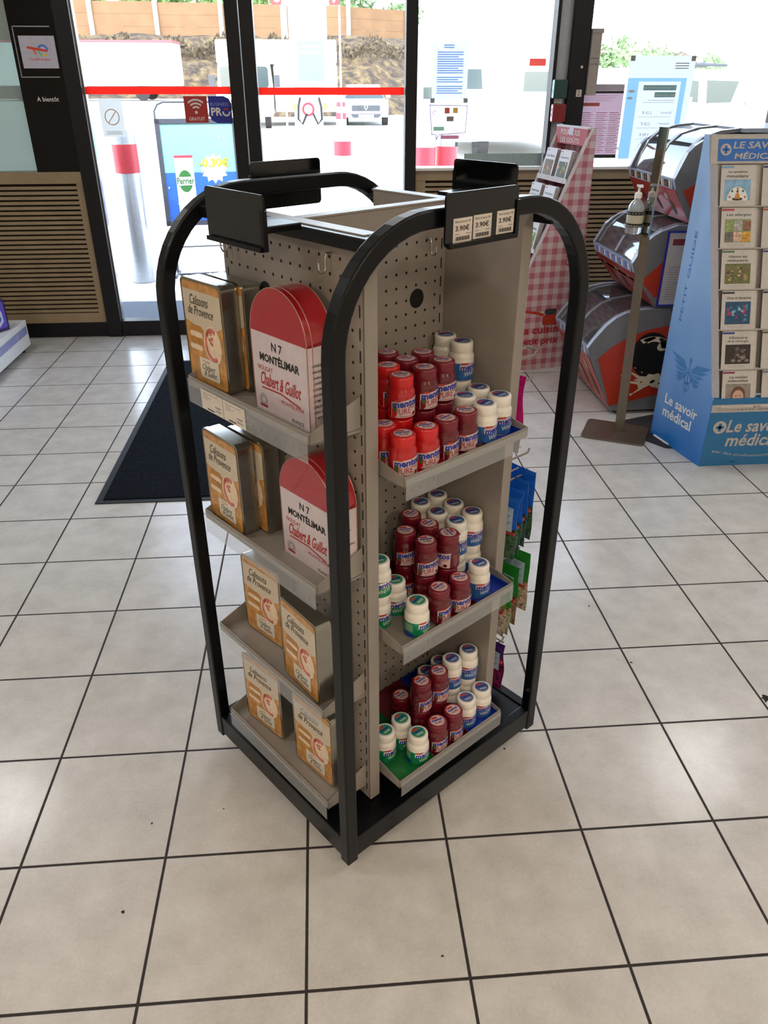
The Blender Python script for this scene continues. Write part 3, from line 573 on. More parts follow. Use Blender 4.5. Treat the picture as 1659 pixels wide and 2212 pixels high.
def nougat(label, loc, rz, group='arched nougat tins'):
    t = thing('gift_tin', label, 'tin', loc, rz, group); w, d, hs, hr = .168, .056, .150, .085; x = w / 2
    top = [(x * math.cos(PI * i / 24), hs + hr * math.sin(PI * i / 24)) for i in range(25)]
    MB().prism(top, (0, 0, 0), X3, Z3, (0, d, 0), NRED, smooth=True).box((-x, 0, 0), (x, d, hs), NWH).obj('body', t)
    rim = [(-x, 0, 0)] + [(-a, 0, z) for a, z in top] + [(x, 0, 0)]
    for y in (0, .012, d): MB().tube([(a, y, z) for a, _, z in rim], .0011, M('tin_rim_pink', '#b98a80', .3, .6), 6).obj('rim', t)
    b = MB(); P = (0, -.0004, 0); b.text('N 7', P, X3, Z3, -.021, .122, .032, .016, INK, .02).text('MONTÉLIMAR', P, X3, Z3, -.060, .098, .120, .019, INK, .035)
    b.text('NOUGAT', P, X3, Z3, -.068, .080, .046, .009, REDINK).text('Chabert & Guillot', P, X3, Z3, -.062, .052, .124, .026, REDINK, .018, .45).text('MONTÉLIMAR', P, X3, Z3, 0, .030, .068, .009, REDINK).text('FRANCE', P, X3, Z3, .030, .004, .036, .007, INK)
    b.add([P and (-.06, -.0004, .048), (0, -.0004, .0495), (.058, -.0004, .039), (.058, -.0004, .036), (0, -.0004, .0465), (-.06, -.0004, .045)], [(0, 5, 4, 1), (1, 4, 3, 2)], REDINK)
    b.arc(P, X3, Z3, -.058, .022, .011, .0125, 0, 2 * PI, GREYINK, 24).arc(P, X3, Z3, -.058, .022, .006, .009, 0, 2 * PI, GREYINK, 20).rect(P, X3, Z3, -.070, .008, -.046, .013, REDINK)
    b.obj('front_print', t)
    b = MB(); P = (x + .0004, 0, 0)
    for k, s in enumerate(('LONDRES', 'BRUXELLES', 'GENÈVE', 'ANVERS', 'LUXEMBOURG', 'MADRID', 'ROME', 'BERLIN', 'NEW YORK', 'TOKYO')): b.text(s, P, Y3, Z3, .010, .115 - .0105 * k, None, .0045, INK, .02)
    b.obj('side_print', t); return t
RL = TH - PI / 2     # a thing turned this way faces the left side of the stand
L1, L2, L3, L4 = LF
def tl(fn, label, u, v, z, dr=0, **k): return fn(label, W(u, v, z), RL + R(dr), **k)
tl(calissons, 'amber almond paste tin at left of the top tin shelf, front of pair', .030, .434, L1, 2)
tl(calissons, 'almond paste tin half hidden behind the front one on the top tin shelf', .072, .420, L1)
tl(nougat, 'red and white arched nougat tin on the top tin shelf', .042, .203, L1)
tl(calissons, 'amber almond paste tin at left of the second tin shelf, front of pair', .024, .416, L2, -1)
tl(calissons, 'almond paste tin showing one edge behind the front one on the second tin shelf', .066, .388, L2)
tl(nougat, 'red and white arched nougat tin on second tin shelf, partly behind black post', .056, .166, L2)
tl(calissons, 'amber almond paste tin at the left of the third tin shelf', .070, .381, L3, 4)
tl(calissons, 'amber almond paste tin at the right of the third tin shelf, near the black post', .028, .178, L3, -4)
tl(calissons, 'amber almond paste tin at the left of the bottom tin shelf', .046, .381, L4, 5)
tl(calissons, 'amber almond paste tin at the right of the bottom tin shelf, beside the black post', .050, .181, L4, 2)

# ------------------------------------------------------------------ gum bottles
MINTBLUE = M('mint_navy_ink', '#1c2f9a', .4); SILVL = M('label_silver', '#c9b7b7', .35); REDTAG = M('label_red_tag', '#b23a34', .4)
FL = {'R': dict(n='bright red strawberry', body=M('red_bottle', '#b3161a', .18, coat=.5), cap=M('red_cap', '#c8181a', .35, coat=.2), lab=SILVL, st=SILVL),
      'D': dict(n='dark cherry red', body=M('cherry_bottle', '#5d0a1a', .2, coat=.5), cap=M('cherry_cap', '#6e0f22', .38, coat=.2), lab=SILVL, st=SILVL),
      'W': dict(n='white capped blue label', body=M('ivory_bottle', '#e2ddd3', .35, coat=.1), cap=M('ivory_cap', '#e4e0d7', .4), lab=M('blue_mint_label', '#2f5f9e', .3, scale=60, var=.3), st=M('blue_sticker', '#47618f', .35)),
      'G': dict(n='white capped green label', body=M('ivory_bottle', '#e2ddd3'), cap=M('ivory_cap', '#e4e0d7'), lab=M('green_mint_label', '#0f7d52', .3, scale=60, var=.3), st=M('green_sticker', '#2f8a68', .35))}
BR, BH = .0268, .082
def bottle_proto(k):
    F = FL[k]; t = thing('gum_bottle', F['n'] + ' gum bottle', 'bottle'); r = BR
    MB().lathe([(r * .9, 0), (r, .003), (r, .044), (r * .97, .047), (r * 1.0, .050), (r * .97, .054), (r * .86, .059), (r * .84, .062)], F['body'], 28).obj('bottle_body', t)
    c = MB().lathe([(r * .86, .060), (r * .88, .061), (r * .88, .078), (r * .84, .0815), (r * .74, .082)], F['cap'], 28).box((-.006, r * .86, .070), (.006, r * .86 + .005, .074), F['cap']).obj('flip_cap', t)
    s = MB().lathe([(r * .70, .0822), (.0001, .0823)], F['st'], 24, cap0=False, cap1=False); P = (0, 0, .0826)
    s.arc(P, X3, Y3, 0, 0, r * .64, r * .70, 0, 2 * PI, WHT if k in 'WG' else REDTAG, 24).rect(P, X3, Y3, -.011, .007, .004, .0135, REDTAG).text('mentos', (0, 0, .0828), X3, Y3, -.014, -.001, .027, .007, MINTBLUE, .03)
    s.text('PURE' if k in 'RD' else 'WHITE', (0, 0, .0828), X3, Y3, -.009, -.010, .018, .006, REDINK if k in 'RD' else WHT, .01).obj('sticker', c)
    rl = r + .0003
    def cy(x, z, e=0): return (( rl + e) * math.sin(x / rl), -(rl + e) * math.cos(x / rl), z)
    def cpatch(b, x0, z0, x1, z1, m, e=0, n=14, zf=None):
        vs = []
        for i in range(n + 1):
            x = x0 + (x1 - x0) * i / n; vs += [cy(x, z0, e), cy(x, z1 if zf is None else zf((x - x0) / (x1 - x0)), e)]
        return b.add(vs, [(2 * i, 2 * i + 2, 2 * i + 3, 2 * i + 1) for i in range(n)], m, True)
    def cellip(b, cx, cz, rx, rz_, m, e, n=14): return b.add([cy(cx + rx * math.cos(2 * PI * i / n), cz + rz_ * math.sin(2 * PI * i / n), e) for i in range(n)], [tuple(range(n))], m)
    b = MB()
    if k in 'RD':
        cpatch(b, -.026, .006, .034, .040, F['lab'], 0, 16, lambda q: .036 + .008 * q)
        cpatch(b, .033, .005, .078, .041, F['body'], .0001)
        for i in range(8): cpatch(b, .040, .036 - i * .0035, .070, .0368 - i * .0035, M('label_faint_pink', '#b06a6e', .5), .0003, 6)
        cellip(b, -.026, .014, .012, .010, F['cap'], .0003); cellip(b, -.018, .023, .004, .007, M('leaf_green', '#2f6b2a', .5), .0004); cellip(b, .022, .012, .0045, .004, F['body'], .0004)
        b.text('mentos', 0, 0, 0, -.023, .0265, .054, .0125, MINTBLUE, .035, .0, lambda x, z: cy(x, z + .10 * x, .0006))
        b.text('PURE', 0, 0, 0, -.017, .0130, .030, .0120, REDINK, .0, .0, lambda x, z: cy(x, z + .10 * x, .0006)).text('FRESH', 0, 0, 0, .0135, .021, .015, .0045, REDINK, 0, 0, lambda x, z: cy(x, z + .10 * x, .0006))
        cpatch(b, -.019, .037, -.007, .041, REDTAG, .0006, 4); cpatch(b, -.008, .008, .018, .0095, M('label_faint_pink', '#b06a6e', .5), .0006, 6)
    else:
        cpatch(b, -.078, .003, .078, .040, F['lab'], 0, 40)
        cpatch(b, -.024, .0255, .031, .0405, SILVL if k == 'W' else WHT, .0002, 16, lambda q: .037 + .004 * q)
        b.text('mentos', 0, 0, 0, -.022, .026, .052, .0115, MINTBLUE, .035, .0, lambda x, z: cy(x, z + .08 * x, .0006))
        b.text('WHITE', 0, 0, 0, -.014, .013, .034, .0095, WHT, .0, .0, lambda x, z: cy(x, z + .08 * x, .0006))
        cpatch(b, -.021, .037, -.006, .0415, REDTAG, .0006, 4); cpatch(b, .026, .008, .037, .0135, REDTAG, .0006, 4); b.text('40', 0, 0, 0, .028, .0088, .007, .004, WHT, .02, 0, lambda x, z: cy(x, z, .0009))
        for i in range(10):
            a = 2 * PI * i / 10; b.add([cy(.044 + .001 * math.cos(a + 1.5), .020 + .001 * math.sin(a + 1.5), .0004), cy(.044 + .012 * math.cos(a), .020 + .012 * math.sin(a), .0004), cy(.044 - .001 * math.cos(a + 1.5), .020 - .001 * math.sin(a + 1.5), .0004)], [(0, 1, 2)], WHT)
        cellip(b, .044, .019, .006, .0035, WHT, .0006)
        cpatch(b, -.062, .004, -.034, .013, MINTBLUE, .0002, 8)
        for i in range(6): cpatch(b, -.058, .035 - i * .0032, -.036, .0357 - i * .0032, WHT, .0003, 4)
    b.obj('printed_label', t); return t
PROTO = {k: bottle_proto(k) for k in 'RDWG'}; USED = {k: False for k in 'RDWG'}
SHN = ('top', 'middle', 'bottom'); ORD = ('', 'second ', 'third ', 'fourth ', 'fifth ', 'sixth ', 'seventh ', 'eighth ', 'ninth ', 'tenth ')
TRAYS = [dict(up=[('D', .323, .224), ('D', .323, .168), ('D', .380, .178), ('D', .314, .108), ('D', .374, .115), ('R', .267, .163), ('R', .247, .105), ('W', .507, .232), ('W', .499, .176)],
              lo=[('R', .197, .099), ('R', .192, .042), ('R', .251, .040), ('D', .309, .042), ('D', .369, .045), ('W', .490, .115), ('W', .430, .102), ('W', .428, .045), ('W', .490, .057)]),
         dict(up=[('W', .500, .232), ('W', .440, .230), ('W', .498, .176), ('W', .437, .172), ('W', .500, .119), ('W', .440, .115), ('D', .381, .204), ('D', .380, .146), ('D', .318, .158), ('D', .323, .098), ('D', .384, .088), ('G', .190, .109)],
              lo=[('G', .250, .121), ('G', .233, .034), ('D', .306, .038), ('D', .368, .034), ('W', .446, .045), ('D', .262, .215)]),
         dict(up=[('W', .500, .103), ('W', .440, .106), ('D', .380, .095), ('D', .321, .097)],
              lo=[('W', .492, .045), ('W', .433, .045), ('W', .486, .188), ('W', .430, .182), ('D', .313, .159), ('D', .374, .036), ('D', .317, .036), ('G', .255, .100), ('G', .198, .097), ('G', .254, .040)])]
def clampu(u): return .19 + (u - .19) * .955 if u > .19 else max(u, .1875)
for ti, (tr, f) in enumerate(zip(TRAYS, RF)):
    f += .0022; lo = [(k, clampu(u), v, 'lo') for k, u, v in tr['lo']]; up = [(k, clampu(u), v, 'up') for k, u, v in tr['up']]; hid = []
    for k, u, v, _ in up:
        if all(math.hypot(u - a, v - c) > .0535 for _, a, c, _ in lo + hid) and True: hid.append((k, u, v, 'hid'))
        elif any(math.hypot(u - a, v - c) < .02 for _, a, c, _ in lo + hid): pass
        else: hid.append((k, u, v, 'hid'))
    rows = sorted(up, key=lambda q: q[1] * .745 - q[2] * .667)
    for layer, lst in (('up', up), ('lo', lo), ('hid', hid)):
        for k in 'RDWG':
            ss = sorted([q for q in lst if q[0] == k], key=lambda q: q[1] * .745 - q[2] * .667)
            for i, (kk, u, v, _) in enumerate(ss):
                if USED[k]: o = copy_tree(PROTO[k])
                else: o = PROTO[k]; USED[k] = True
                z = f + (BH + .0006 if layer == 'up' else 0)
                dep = 'at the back' if v > .155 else ('in the middle' if v > .075 else 'at the front')
                ordn = (ORD[i] + 'from left') if i else 'leftmost'
                if len(ss) == 1: ordn = 'only one'
                where = {'up': 'upper layer', 'lo': 'lower layer', 'hid': 'hidden under upper layer'}[layer]
                o['label'] = f"{FL[k]['n']} gum bottle, {where}, {SHN[ti]} gum shelf, {ordn}"
                o['group'] = f"{FL[k]['n']} gum bottles on the {SHN[ti]} gum shelf"
                o.location = W(u, v, z); rnd = random.Random(ti * 100 + i * 7 + ord(k) + len(layer) * 31)
                o.rotation_euler = (0, 0, R(2) + R(rnd.choice((12, 20, 28, 34, 40, 8)) + rnd.uniform(-5, 5)))
                if ti == 1 and layer == 'up' and k == 'D' and abs(u - clampu(.384)) < .001: o.rotation_euler = (0, 0, R(-65))
                if ti == 1 and layer == 'lo' and k == 'G' and v < .05: o.rotation_euler = (0, 0, R(52))
# coloured carton liners on the gum shelves
def liner(col, ti, u0, u1, v0, v1, lb):
    m = M('liner_' + col[0], col[1], .35, coat=.3, var=.03); c = W((u0 + u1) / 2, (v0 + v1) / 2, RF[ti] + .0003); w, d = (u1 - u0) / 2, (v1 - v0) / 2
    t = thing('carton_liner', lb, 'tray', c, TH, 'coloured carton liners under the gum bottles')
    MB().box((-w, -d, 0), (w, d, .0016), m).obj('liner_floor', t)
    MB().box((-w, -d, .0016), (w, -d + .0012, .010), m).box((-w, d - .0012, .0016), (w, d, .018), m).box((-w, -d + .0012, .0016), (-w + .0012, d - .0012, .010), m).box((w - .0012, -d + .0012, .0016), (w, d - .0012, .010), m).obj('liner_edge', t)
RD_, DD_, BB_, GG_ = ('red', '#a51420'), ('cherry', '#5f1020'), ('blue', '#12339c'), ('green', '#0a6a30')
liner(RD_, 0, .1605, .2785, .008, .258, 'bright red carton liner at the left of the top gum shelf'); liner(DD_, 0, .279, .398, .008, .258, 'dark red carton liner in the middle of the top gum shelf'); liner(BB_, 0, .3985, .506, .008, .258, 'blue carton liner at the right of the top gum shelf')
liner(DD_, 1, .279, .398, .008, .258, 'dark red carton liner in the middle of the middle gum shelf'); liner(BB_, 1, .3985, .506, .008, .258, 'blue carton liner at the right of the middle gum shelf')
liner(GG_, 2, .1605, .2785, .008, .258, 'green carton liner at the left of the bottom gum shelf'); liner(DD_, 2, .279, .398, .008, .258, 'dark red carton liner in the middle of the bottom gum shelf'); liner(BB_, 2, .3985, .506, .008, .258, 'blue carton liner at the right of the bottom gum shelf')

# ------------------------------------------------------------------ hanging bags
def bag(label, u, vc, ztop, w, h, colA, colB, group, dr=0, split=.55):
    t = thing('hanging_bag', label, 'bag', W(u, vc, ztop), TH + PI / 2 + R(dr), group); mA = M('bag_' + colA, colA, .25, coat=.5, scale=90, var=.12); mB = M('bag_' + colB, colB, .25, coat=.5, scale=120, var=.8)
    nx, nz = 8, 14; vs = []; rnd = random.Random(int(u * 1e4))
    for side in (1, -1):
        for j in range(nz + 1):
            q = j / nz; th = .011 * max(0, math.sin(PI * min(1, max(0, (q - .12) / .84)))) ** .6
            for i in range(nx + 1):
                s = i / nx; e = math.sin(PI * s) ** .5
                vs.append((-w / 2 + w * s + (.002 * math.sin(q * 9 + u * 50)), side * (th * e + .0004) + .003 * math.sin(q * 7 + s * 3), -h * q))
    N = (nx + 1) * (nz + 1); b = MB(); k = int(nz * split)
    fa, fb = [], []
    for sd in (0, 1):
        for j in range(nz):
            for i in range(nx):
                a = sd * N + j * (nx + 1) + i; f = (a, a + nx + 1, a + nx + 2, a + 1) if sd else (a, a + 1, a + nx + 2, a + nx + 1); (fa if j < k else fb).append(f)
    b.add(vs, fa, mA, True).add(vs, fb, mB, True)
    b.add(vs, [(j * (nx + 1) + c, (j + 1) * (nx + 1) + c, N + (j + 1) * (nx + 1) + c, N + j * (nx + 1) + c) for c in (0, nx) for j in range(nz)], mA)
    b.obj('pouch', t)
    MB().box((-w * .49, .006, -h * split - .003), (w * .49, .0125, -h * split + .003), REDTAG).obj('red_band', t)
    if split < .75:
        q = MB(); P = (0, .0165, 0); q.rect(P, MX, Z3, -w * .42, -h * .45, w * .42, -h * .16, M('bag_facts_' + colA, '#9db4cc', .5))
        for i in range(6): q.rect((0, .0168, 0), MX, Z3, -w * .38, -h * (.20 + .035 * i), w * .30, -h * (.19 + .035 * i), M('bag_ink', '#34506e', .6))
        q.rect((0, .0170, 0), MX, Z3, w * .14, -h * .50, w * .46, -h * .12, M('bag_facts_pale_' + colA, '#b4c8dc', .5))
        for i in range(9): q.rect((0, .0173, 0), MX, Z3, w * .17, -h * (.15 + .036 * i), w * (.40 - .05 * (i % 3)), -h * (.14 + .036 * i), M('bag_ink', '#34506e', .6))
        q.obj('facts_panel', t)
    return t
g1 = 'blue sweet bags on the hook'
for i, (u, z, w) in enumerate(((.682, .765, .115), (.654, .750, .112), (.628, .735, .112), (.605, .722, .112))):
    bag('blue sweet bag hanging right of the gum shelves, ' + ('outermost', 'second', 'third', 'innermost')[i] + ' on its hook', u, .150 - .004 * i, z, w, .185 - .005 * i, '#1560c8', '#3c5a3e', g1, (i - 1) * 3)
g1 = 'green sweet bags on the hook'
for i, (u, z) in enumerate(((.682, .535), (.650, .505), (.622, .49), (.600, .50))):
    bag('green sweet bag below the blue bags, ' + ('outermost', 'second', 'third', 'innermost')[i] + ' on its hook', u, .150 - .006 * i, z, .125 if i == 0 else .108, .175, '#1c7d24' if i != 3 else '#6a8a2a', ('#a89a84', '#8a6a50', '#9aa084', '#b0a090')[i], g1, (i - 1) * -4)
bag('pink gum bag hanging beside the blue liner of the top gum shelf, outer of two', .618, .155, 1.015, .10, .185, '#b81f78', '#1b2a55', 'pink gum bags', 3, .8)
bag('pink gum bag hanging beside the top gum shelf, inner of two', .592, .150, 1.010, .10, .18, '#a81b6a', '#1b2a55', 'pink gum bags', -3, .8)
bag('dark purple sweet bag hanging lowest, outer of two above the deck', .630, .150, .262, .10, .155, '#3b1a5c', '#6b1f4c', 'purple sweet bags', 4, .35)
bag('dark purple sweet bag hanging lowest, inner of two above the deck', .596, .155, .258, .10, .155, '#4a1640', '#6b1f4c', 'purple sweet bags', -3, .35)

# ------------------------------------------------------------------ floor mat
mt = M('charcoal_mat_pile', '#14181e', 1, scale=160, var=.8, bump=1, spec=.05); mb_ = M('mat_rubber_edge', '#1c1e22', .6, spec=.3)
t = thing('door_mat', 'dark charcoal door mat with rubber border in front of the glass door', 'mat', (-.92, 2.10, 0))
MB().prism([(0, 0), (1.15, 0), (1.15, 1.93), (0, 1.93)], (0, 0, .0005), X3, Y3, (0, 0, .004), mb_).obj('rubber_border', t); MB().box((.03, .03, .0045), (1.12, 1.90, .009), mt).obj('pile', t)
# ------------------------------------------------------------------ things on the glass front
FY = YF + .043
NAVY = M('navy_gloss_board', '#030409', .15, coat=.1, var=0, spec=.25)
t = thing('totem_board', 'glossy dark navy board with white logo plate between left window and door', 'board', (-1.70, YF - .006, 1.071))
MB().box((0, 0, 0), (.272, .03, 1.375), NAVY).obj('board', t)
P = (0, -.001, 0); SL = M('silver_line', '#8b8d92', .35, .6)
MB().rect(P, X3, Z3, .018, .528, .024, .792, SL).rect(P, X3, Z3, .018, .786, .235, .792, SL).rect(P, X3, Z3, .018, .525, .245, .531, SL).obj('silver_outline', t)
b = MB().box((.045, -.006, .574), (.252, -.001, .742), M('pale_logo_plate', '#b9b6c4', .3)); P = (0, -.0065, 0)  # even pale lilac-grey plate, no glow of its own
LR, LO, LB, LG, LY = M('logo_red', '#d63a24', .4), M('logo_orange', '#e2602a', .4), M('logo_blue', '#2f6fd0', .4), M('logo_green', '#5fb87a', .4), M('logo_yellow', '#d8c63a', .4)
b.arc(P, X3, Z3, .175, .671, .020, .031, R(-5), R(185), LB, 18, .85).arc(P, X3, Z3, .175, .665, .020, .030, R(180), R(250), LG, 10, .95).arc(P, X3, Z3, .175, .665, .020, .030, R(250), R(325), LY, 10, .95)
b.flat([(.085, .689), (.145, .680), (.205, .668), (.200, .659), (.145, .666), (.085, .677)], (0, -.007, 0), X3, Z3, LR).flat([(.112, .680), (.128, .677), (.136, .645), (.126, .645)], (0, -.0068, 0), X3, Z3, LO)
b.text('TotalEnergies', P, X3, Z3, .085, .612, .125, .016, LR, .01).obj('logo_plate', t)
MB().text('A bientôt', (0, -.0012, 0), X3, Z3, .085, .397, .13, .026, WHT, .0).obj('greeting_text', t)
def sticker(name, label, cat, x0, z0, x1, z1, m, th=.002, y=FY, group=None):
    t = thing(name, label, cat, (x0, y - th, z0), 0, group); b = MB()
    if any(n.type == 'BSDF_TRANSLUCENT' for n in m.node_tree.nodes): b.rect((0, 0, 0), X3, Z3, 0, 0, x1 - x0, z1 - z0, m)
    else: b.box((0, 0, 0), (x1 - x0, th, z1 - z0), m)
    return t, b, (0, -.0004, 0), x1 - x0, z1 - z0
TAPE = TR('red_tape', '#e8241a', .55)
for x0, x1, z, lb in ((-1.325, -.437, 1.506, 'red safety tape stripe across the left door glass'), (-.266, .650, 1.501, 'red safety tape stripe across the second door glass')):
    t, b, P, w, h = sticker('safety_tape', lb, 'tape', x0, z, x1, z + .042, TAPE, .0015, group='red tape stripes'); b.obj('stripe', t)
t, b, P, w, h = sticker('notice_sheet', 'white notice sheet with faint crossed circle on the left door glass', 'notice', -1.262, 1.268, -1.122, 1.484, TR('translucent_paper', '#cfd1ce', .45))
fo = M('faint_orange_ink', '#d9b79a', .7); b.arc(P, X3, Z3, w / 2, h * .52, .040, .046, 0, 2 * PI, fo, 28)
b.add([(w / 2 - .030, -.0005, h * .52 - .033), (w / 2 - .026, -.0005, h * .52 - .037), (w / 2 + .030, -.0005, h * .52 + .031), (w / 2 + .026, -.0005, h * .52 + .035)], [(0, 1, 2, 3)], fo)
for k in range(3): b.rect(P, X3, Z3, .02, .03 - .008 * k, w - .02, .033 - .008 * k, M('faint_grey_ink', '#b7b9ba', .7))
b.obj('paper', t)
t, b, P, w, h = sticker('wifi_sticker', 'square red sticker with white wireless waves reading GRATUIT', 'sticker', -.738, 1.347, -.594, 1.496, M('sticker_red', '#a3231c', .5)); WS = M('sticker_white', '#d8cfca', .5)
for k in range(3): b.arc(P, X3, Z3, w / 2, .060, .024 + .020 * k, .034 + .020 * k, R(48), R(132), WS, 12)
b.disc(P, X3, Z3, w / 2, .058, .009, .009, WS, 14).text('GRATUIT', P, X3, Z3, .022, .012, w - .044, .020, WS, .01).obj('print', t)
t = thing('pro_sticker', 'blue sticker with rounded corners reading BUSINESS PRO', 'sticker', (-.586, FY - .002, 1.344))
pts = [(0, .045), (.012, .016), (.045, 0), (.142, 0), (.142, .105), (.13, .137), (.097, .152), (0, .152)]
b = MB().prism(pts, (0, 0, 0), X3, Z3, (0, .002, 0), M('sticker_blue', '#0f1f86', .5)); P = (0, -.0004, 0)
b.text('BUSINESS', P, X3, Z3, .010, .098, .115, .018, M('sticker_lilac', '#8b8fc4', .5)).text('PR', P, X3, Z3, .012, .042, .068, .046, WS, .03)
b.arc(P, X3, Z3, .107, .064, .016, .026, R(175), R(365), WS, 14).arc(P, X3, Z3, .107, .070, .008, .016, R(10), R(170), M('sticker_red', '#a3231c'), 10).obj('print', t)
t, b, P, w, h = sticker('notice_sheet', 'pale blue printed text sheet on the glass right of the single post', 'notice', .828, 1.475, 1.054, 1.79, TR('pale_blue_paper', '#c9d8ee', .6)); pb = TR('faint_blue_ink', '#93a9d4', .6)
for k in range(22):
    if k in (2, 13, 17): continue
    b.rect(P, X3, Z3, .03 if k > 1 else .07, h - .02 - k * .0125, w - (.03 if (k * 7) % 5 else .06) if k > 1 else w - .09, h - .0135 - k * .0125, pb)
b.obj('paper', t)
for x, lb in ((.820, 'left'), (1.034, 'right')):
    t, b, P, w, h = sticker('tape_piece', f'grey tape piece on the {lb} lower corner of the blue text sheet', 'tape', x, 1.455, x + .028, 1.482, M('grey_tape', '#8f9a98', .7), .003, FY - .0005); b.obj('tape', t)
t = thing('speech_bubble_sticker', 'white speech bubble sticker with violet outline and small coloured card logos', 'sticker', (.815, FY - .002, 1.21))
vio = M('violet_outline', '#a98bd6', .6); bub = [(0, .236), (.25, .232), (.243, .07), (.07, .06), (.05, .03), (.045, .06), (.018, .06)]
b = MB().flat(bub, (0, 0, 0), X3, Z3, TR('bubble_white', '#eceaf4', .55)); P = (0, -.0006, 0)
for (xa, za), (xb, zb) in zip(bub, bub[1:] + bub[:1]):
    dv = V3((xb - xa, 0, zb - za)).normalized(); nv = V3((dv.z, 0, -dv.x)) * .0045
    b.add([(xa, -.0006, za), (xb, -.0006, zb), (xb + nv.x, -.0006, zb + nv.z), (xa + nv.x, -.0006, za + nv.z)], [(0, 1, 2, 3)], vio)
b.rect(P, X3, Z3, .10, .185, .132, .218, M('card_red', '#d0624e', .6)).rect(P, X3, Z3, .155, .187, .185, .218, M('card_amber', '#dfb95a', .6)).rect(P, X3, Z3, .115, .14, .16, .168, M('card_brown', '#8f7f74', .6)).rect(P, X3, Z3, .03, .085, .10, .108, M('card_mint', '#9fdcc4', .6)).arc(P, X3, Z3, .035, .19, .010, .013, 0, 5, GREYINK)
b.rect((0, .001, 0), X3, Z3, .08, .036, .20, .058, M('pink_caption', '#e08fb4', .6)).rect((0, .001, 0), X3, Z3, .175, -.01, .195, .018, M('pale_blue_square', '#8fb7d8', .6)).obj('print', t)
t, b, P, w, h = sticker('red_label', 'plain red rectangular label on the glass left of the corner post', 'sticker', 1.446, 1.662, 1.552, 1.702, TR('label_coral', '#cc4a40', .5)); b.obj('label', t)
t, b, P, w, h = sticker('grey_strip', 'grey strip along the foot of the window glass', 'window film', 1.056, 1.08, 1.58, 1.158, M('grey_strip_face', '#8fa09e', .5), .002); b.rect(P, X3, Z3, .15, .0, .153, h, GREYINK).rect(P, X3, Z3, .33, 0, .333, h, GREYINK).rect(P, X3, Z3, .0, .03, .15, .033, GREYINK).obj('banding', t)  # flat grey band with thin lines at the foot of the glass
# right window posters
t, b, P, w, h = sticker('menu_poster', 'pink menu poster with black title bar behind the checked book display', 'poster', 1.802, 1.125, 2.085, 1.56, TR('pink_menu_paper', '#b398a6', .35))
b.rect(P, X3, Z3, .03, h - .052, w, h - .038, INK).rect(P, X3, Z3, 0, .002, w, .022, INK).rect(P, X3, Z3, 0, h - .036, w, h, M('menu_grey', '#a9a2a8', .6))
rp = M('menu_rose_ink', '#a87a84', .7)
for k in range(22):
    for x in (.02, .115, .205): b.rect(P, X3, Z3, x, h - .165 - k * .0112, x + .06 + .015 * ((k * 3 + int(x * 100)) % 2), h - .162 - k * .0112, rp if k % 4 else REDINK)
b.rect(P, X3, Z3, .0, h - .125, .13, h - .105, M('menu_coral', '#b8584e', .6))
for k in range(4): b.rect(P, X3, Z3, .03, h - .065 - k * .010, .25 - .02 * k, h - .063 - k * .010, rp)
b.obj('print', t)
t = thing('price_poster', 'pale blue price poster seen in reverse through the right window', 'poster', (2.10, FY - .002, 1.12))
w, h = .43, .60; b = MB(); P = (0, -.0004, 0); pbk = TR('poster_backing', '#cdd1d6', .5); sk = TR('poster_sky_blue', '#7faae0', .55); pw = TR('poster_panel_white', '#cfd4dc', .5); tq = M('poster_teal', '#7fb0b4', .6)
b.rect(P, X3, Z3, 0, .475, w, h, pbk).rect(P, X3, Z3, w - .04, 0, w, .475, pbk).rect(P, X3, Z3, 0, 0, .075, .475, sk).rect(P, X3, Z3, w - .075, 0, w - .04, .475, sk).rect(P, X3, Z3, .075, .455, w - .075, .475, sk).rect(P, X3, Z3, .075, 0, w - .075, .455, pw)
pw = M('poster_print_white', '#ccd0d6', .6); P = (0, -.0012, 0); b.rect(P, X3, Z3, .11, .405, .33, .435, tq).rect(P, X3, Z3, .19, .365, .33, .395, tq)
RX = (-1, 0, 0)
b.text('Comparaison des prix', (.326, -.0016, 0), RX, Z3, 0, .411, .21, .018, pw).text('des carburants', (.326, -.0016, 0), RX, Z3, 0, .371, .13, .018, pw)
for k, (a, c) in enumerate((('Essence*', '2,25 €'), ('Gazole*', '2,20 €'), ('Électrique', '3,90 €'), ('Gaz', '4,50 €'))):
    b.text(a, (.32, -.0016, 0), RX, Z3, 0, .27 - .065 * k, .075, .014, GREYINK).text(c, (.19, -.0016, 0), RX, Z3, 0, .265 - .065 * k, .065, .020, GREYINK)
    b.rect(P, X3, Z3, .10, .25 - .065 * k, .32, .2515 - .065 * k, GREYINK)
for k in range(3): b.rect(P, X3, Z3, w - .13, h - .045 - .014 * k, w - .04, h - .040 - .014 * k, GREYINK)
for k in range(2): b.rect(P, X3, Z3, .12 + .03 * k, .335 + .012 * k, .33, .337 + .012 * k, GREYINK)
b.disc(P, X3, Z3, .035, .40, .022, .009, pw, 12).disc(P, X3, Z3, .028, .36, .020, .008, pw, 12).rect(P, X3, Z3, 0, h - .03, .03, h, GREYINK).rect(P, X3, Z3, w - .03, h - .03, w, h, GREYINK)
b.obj('print', t)
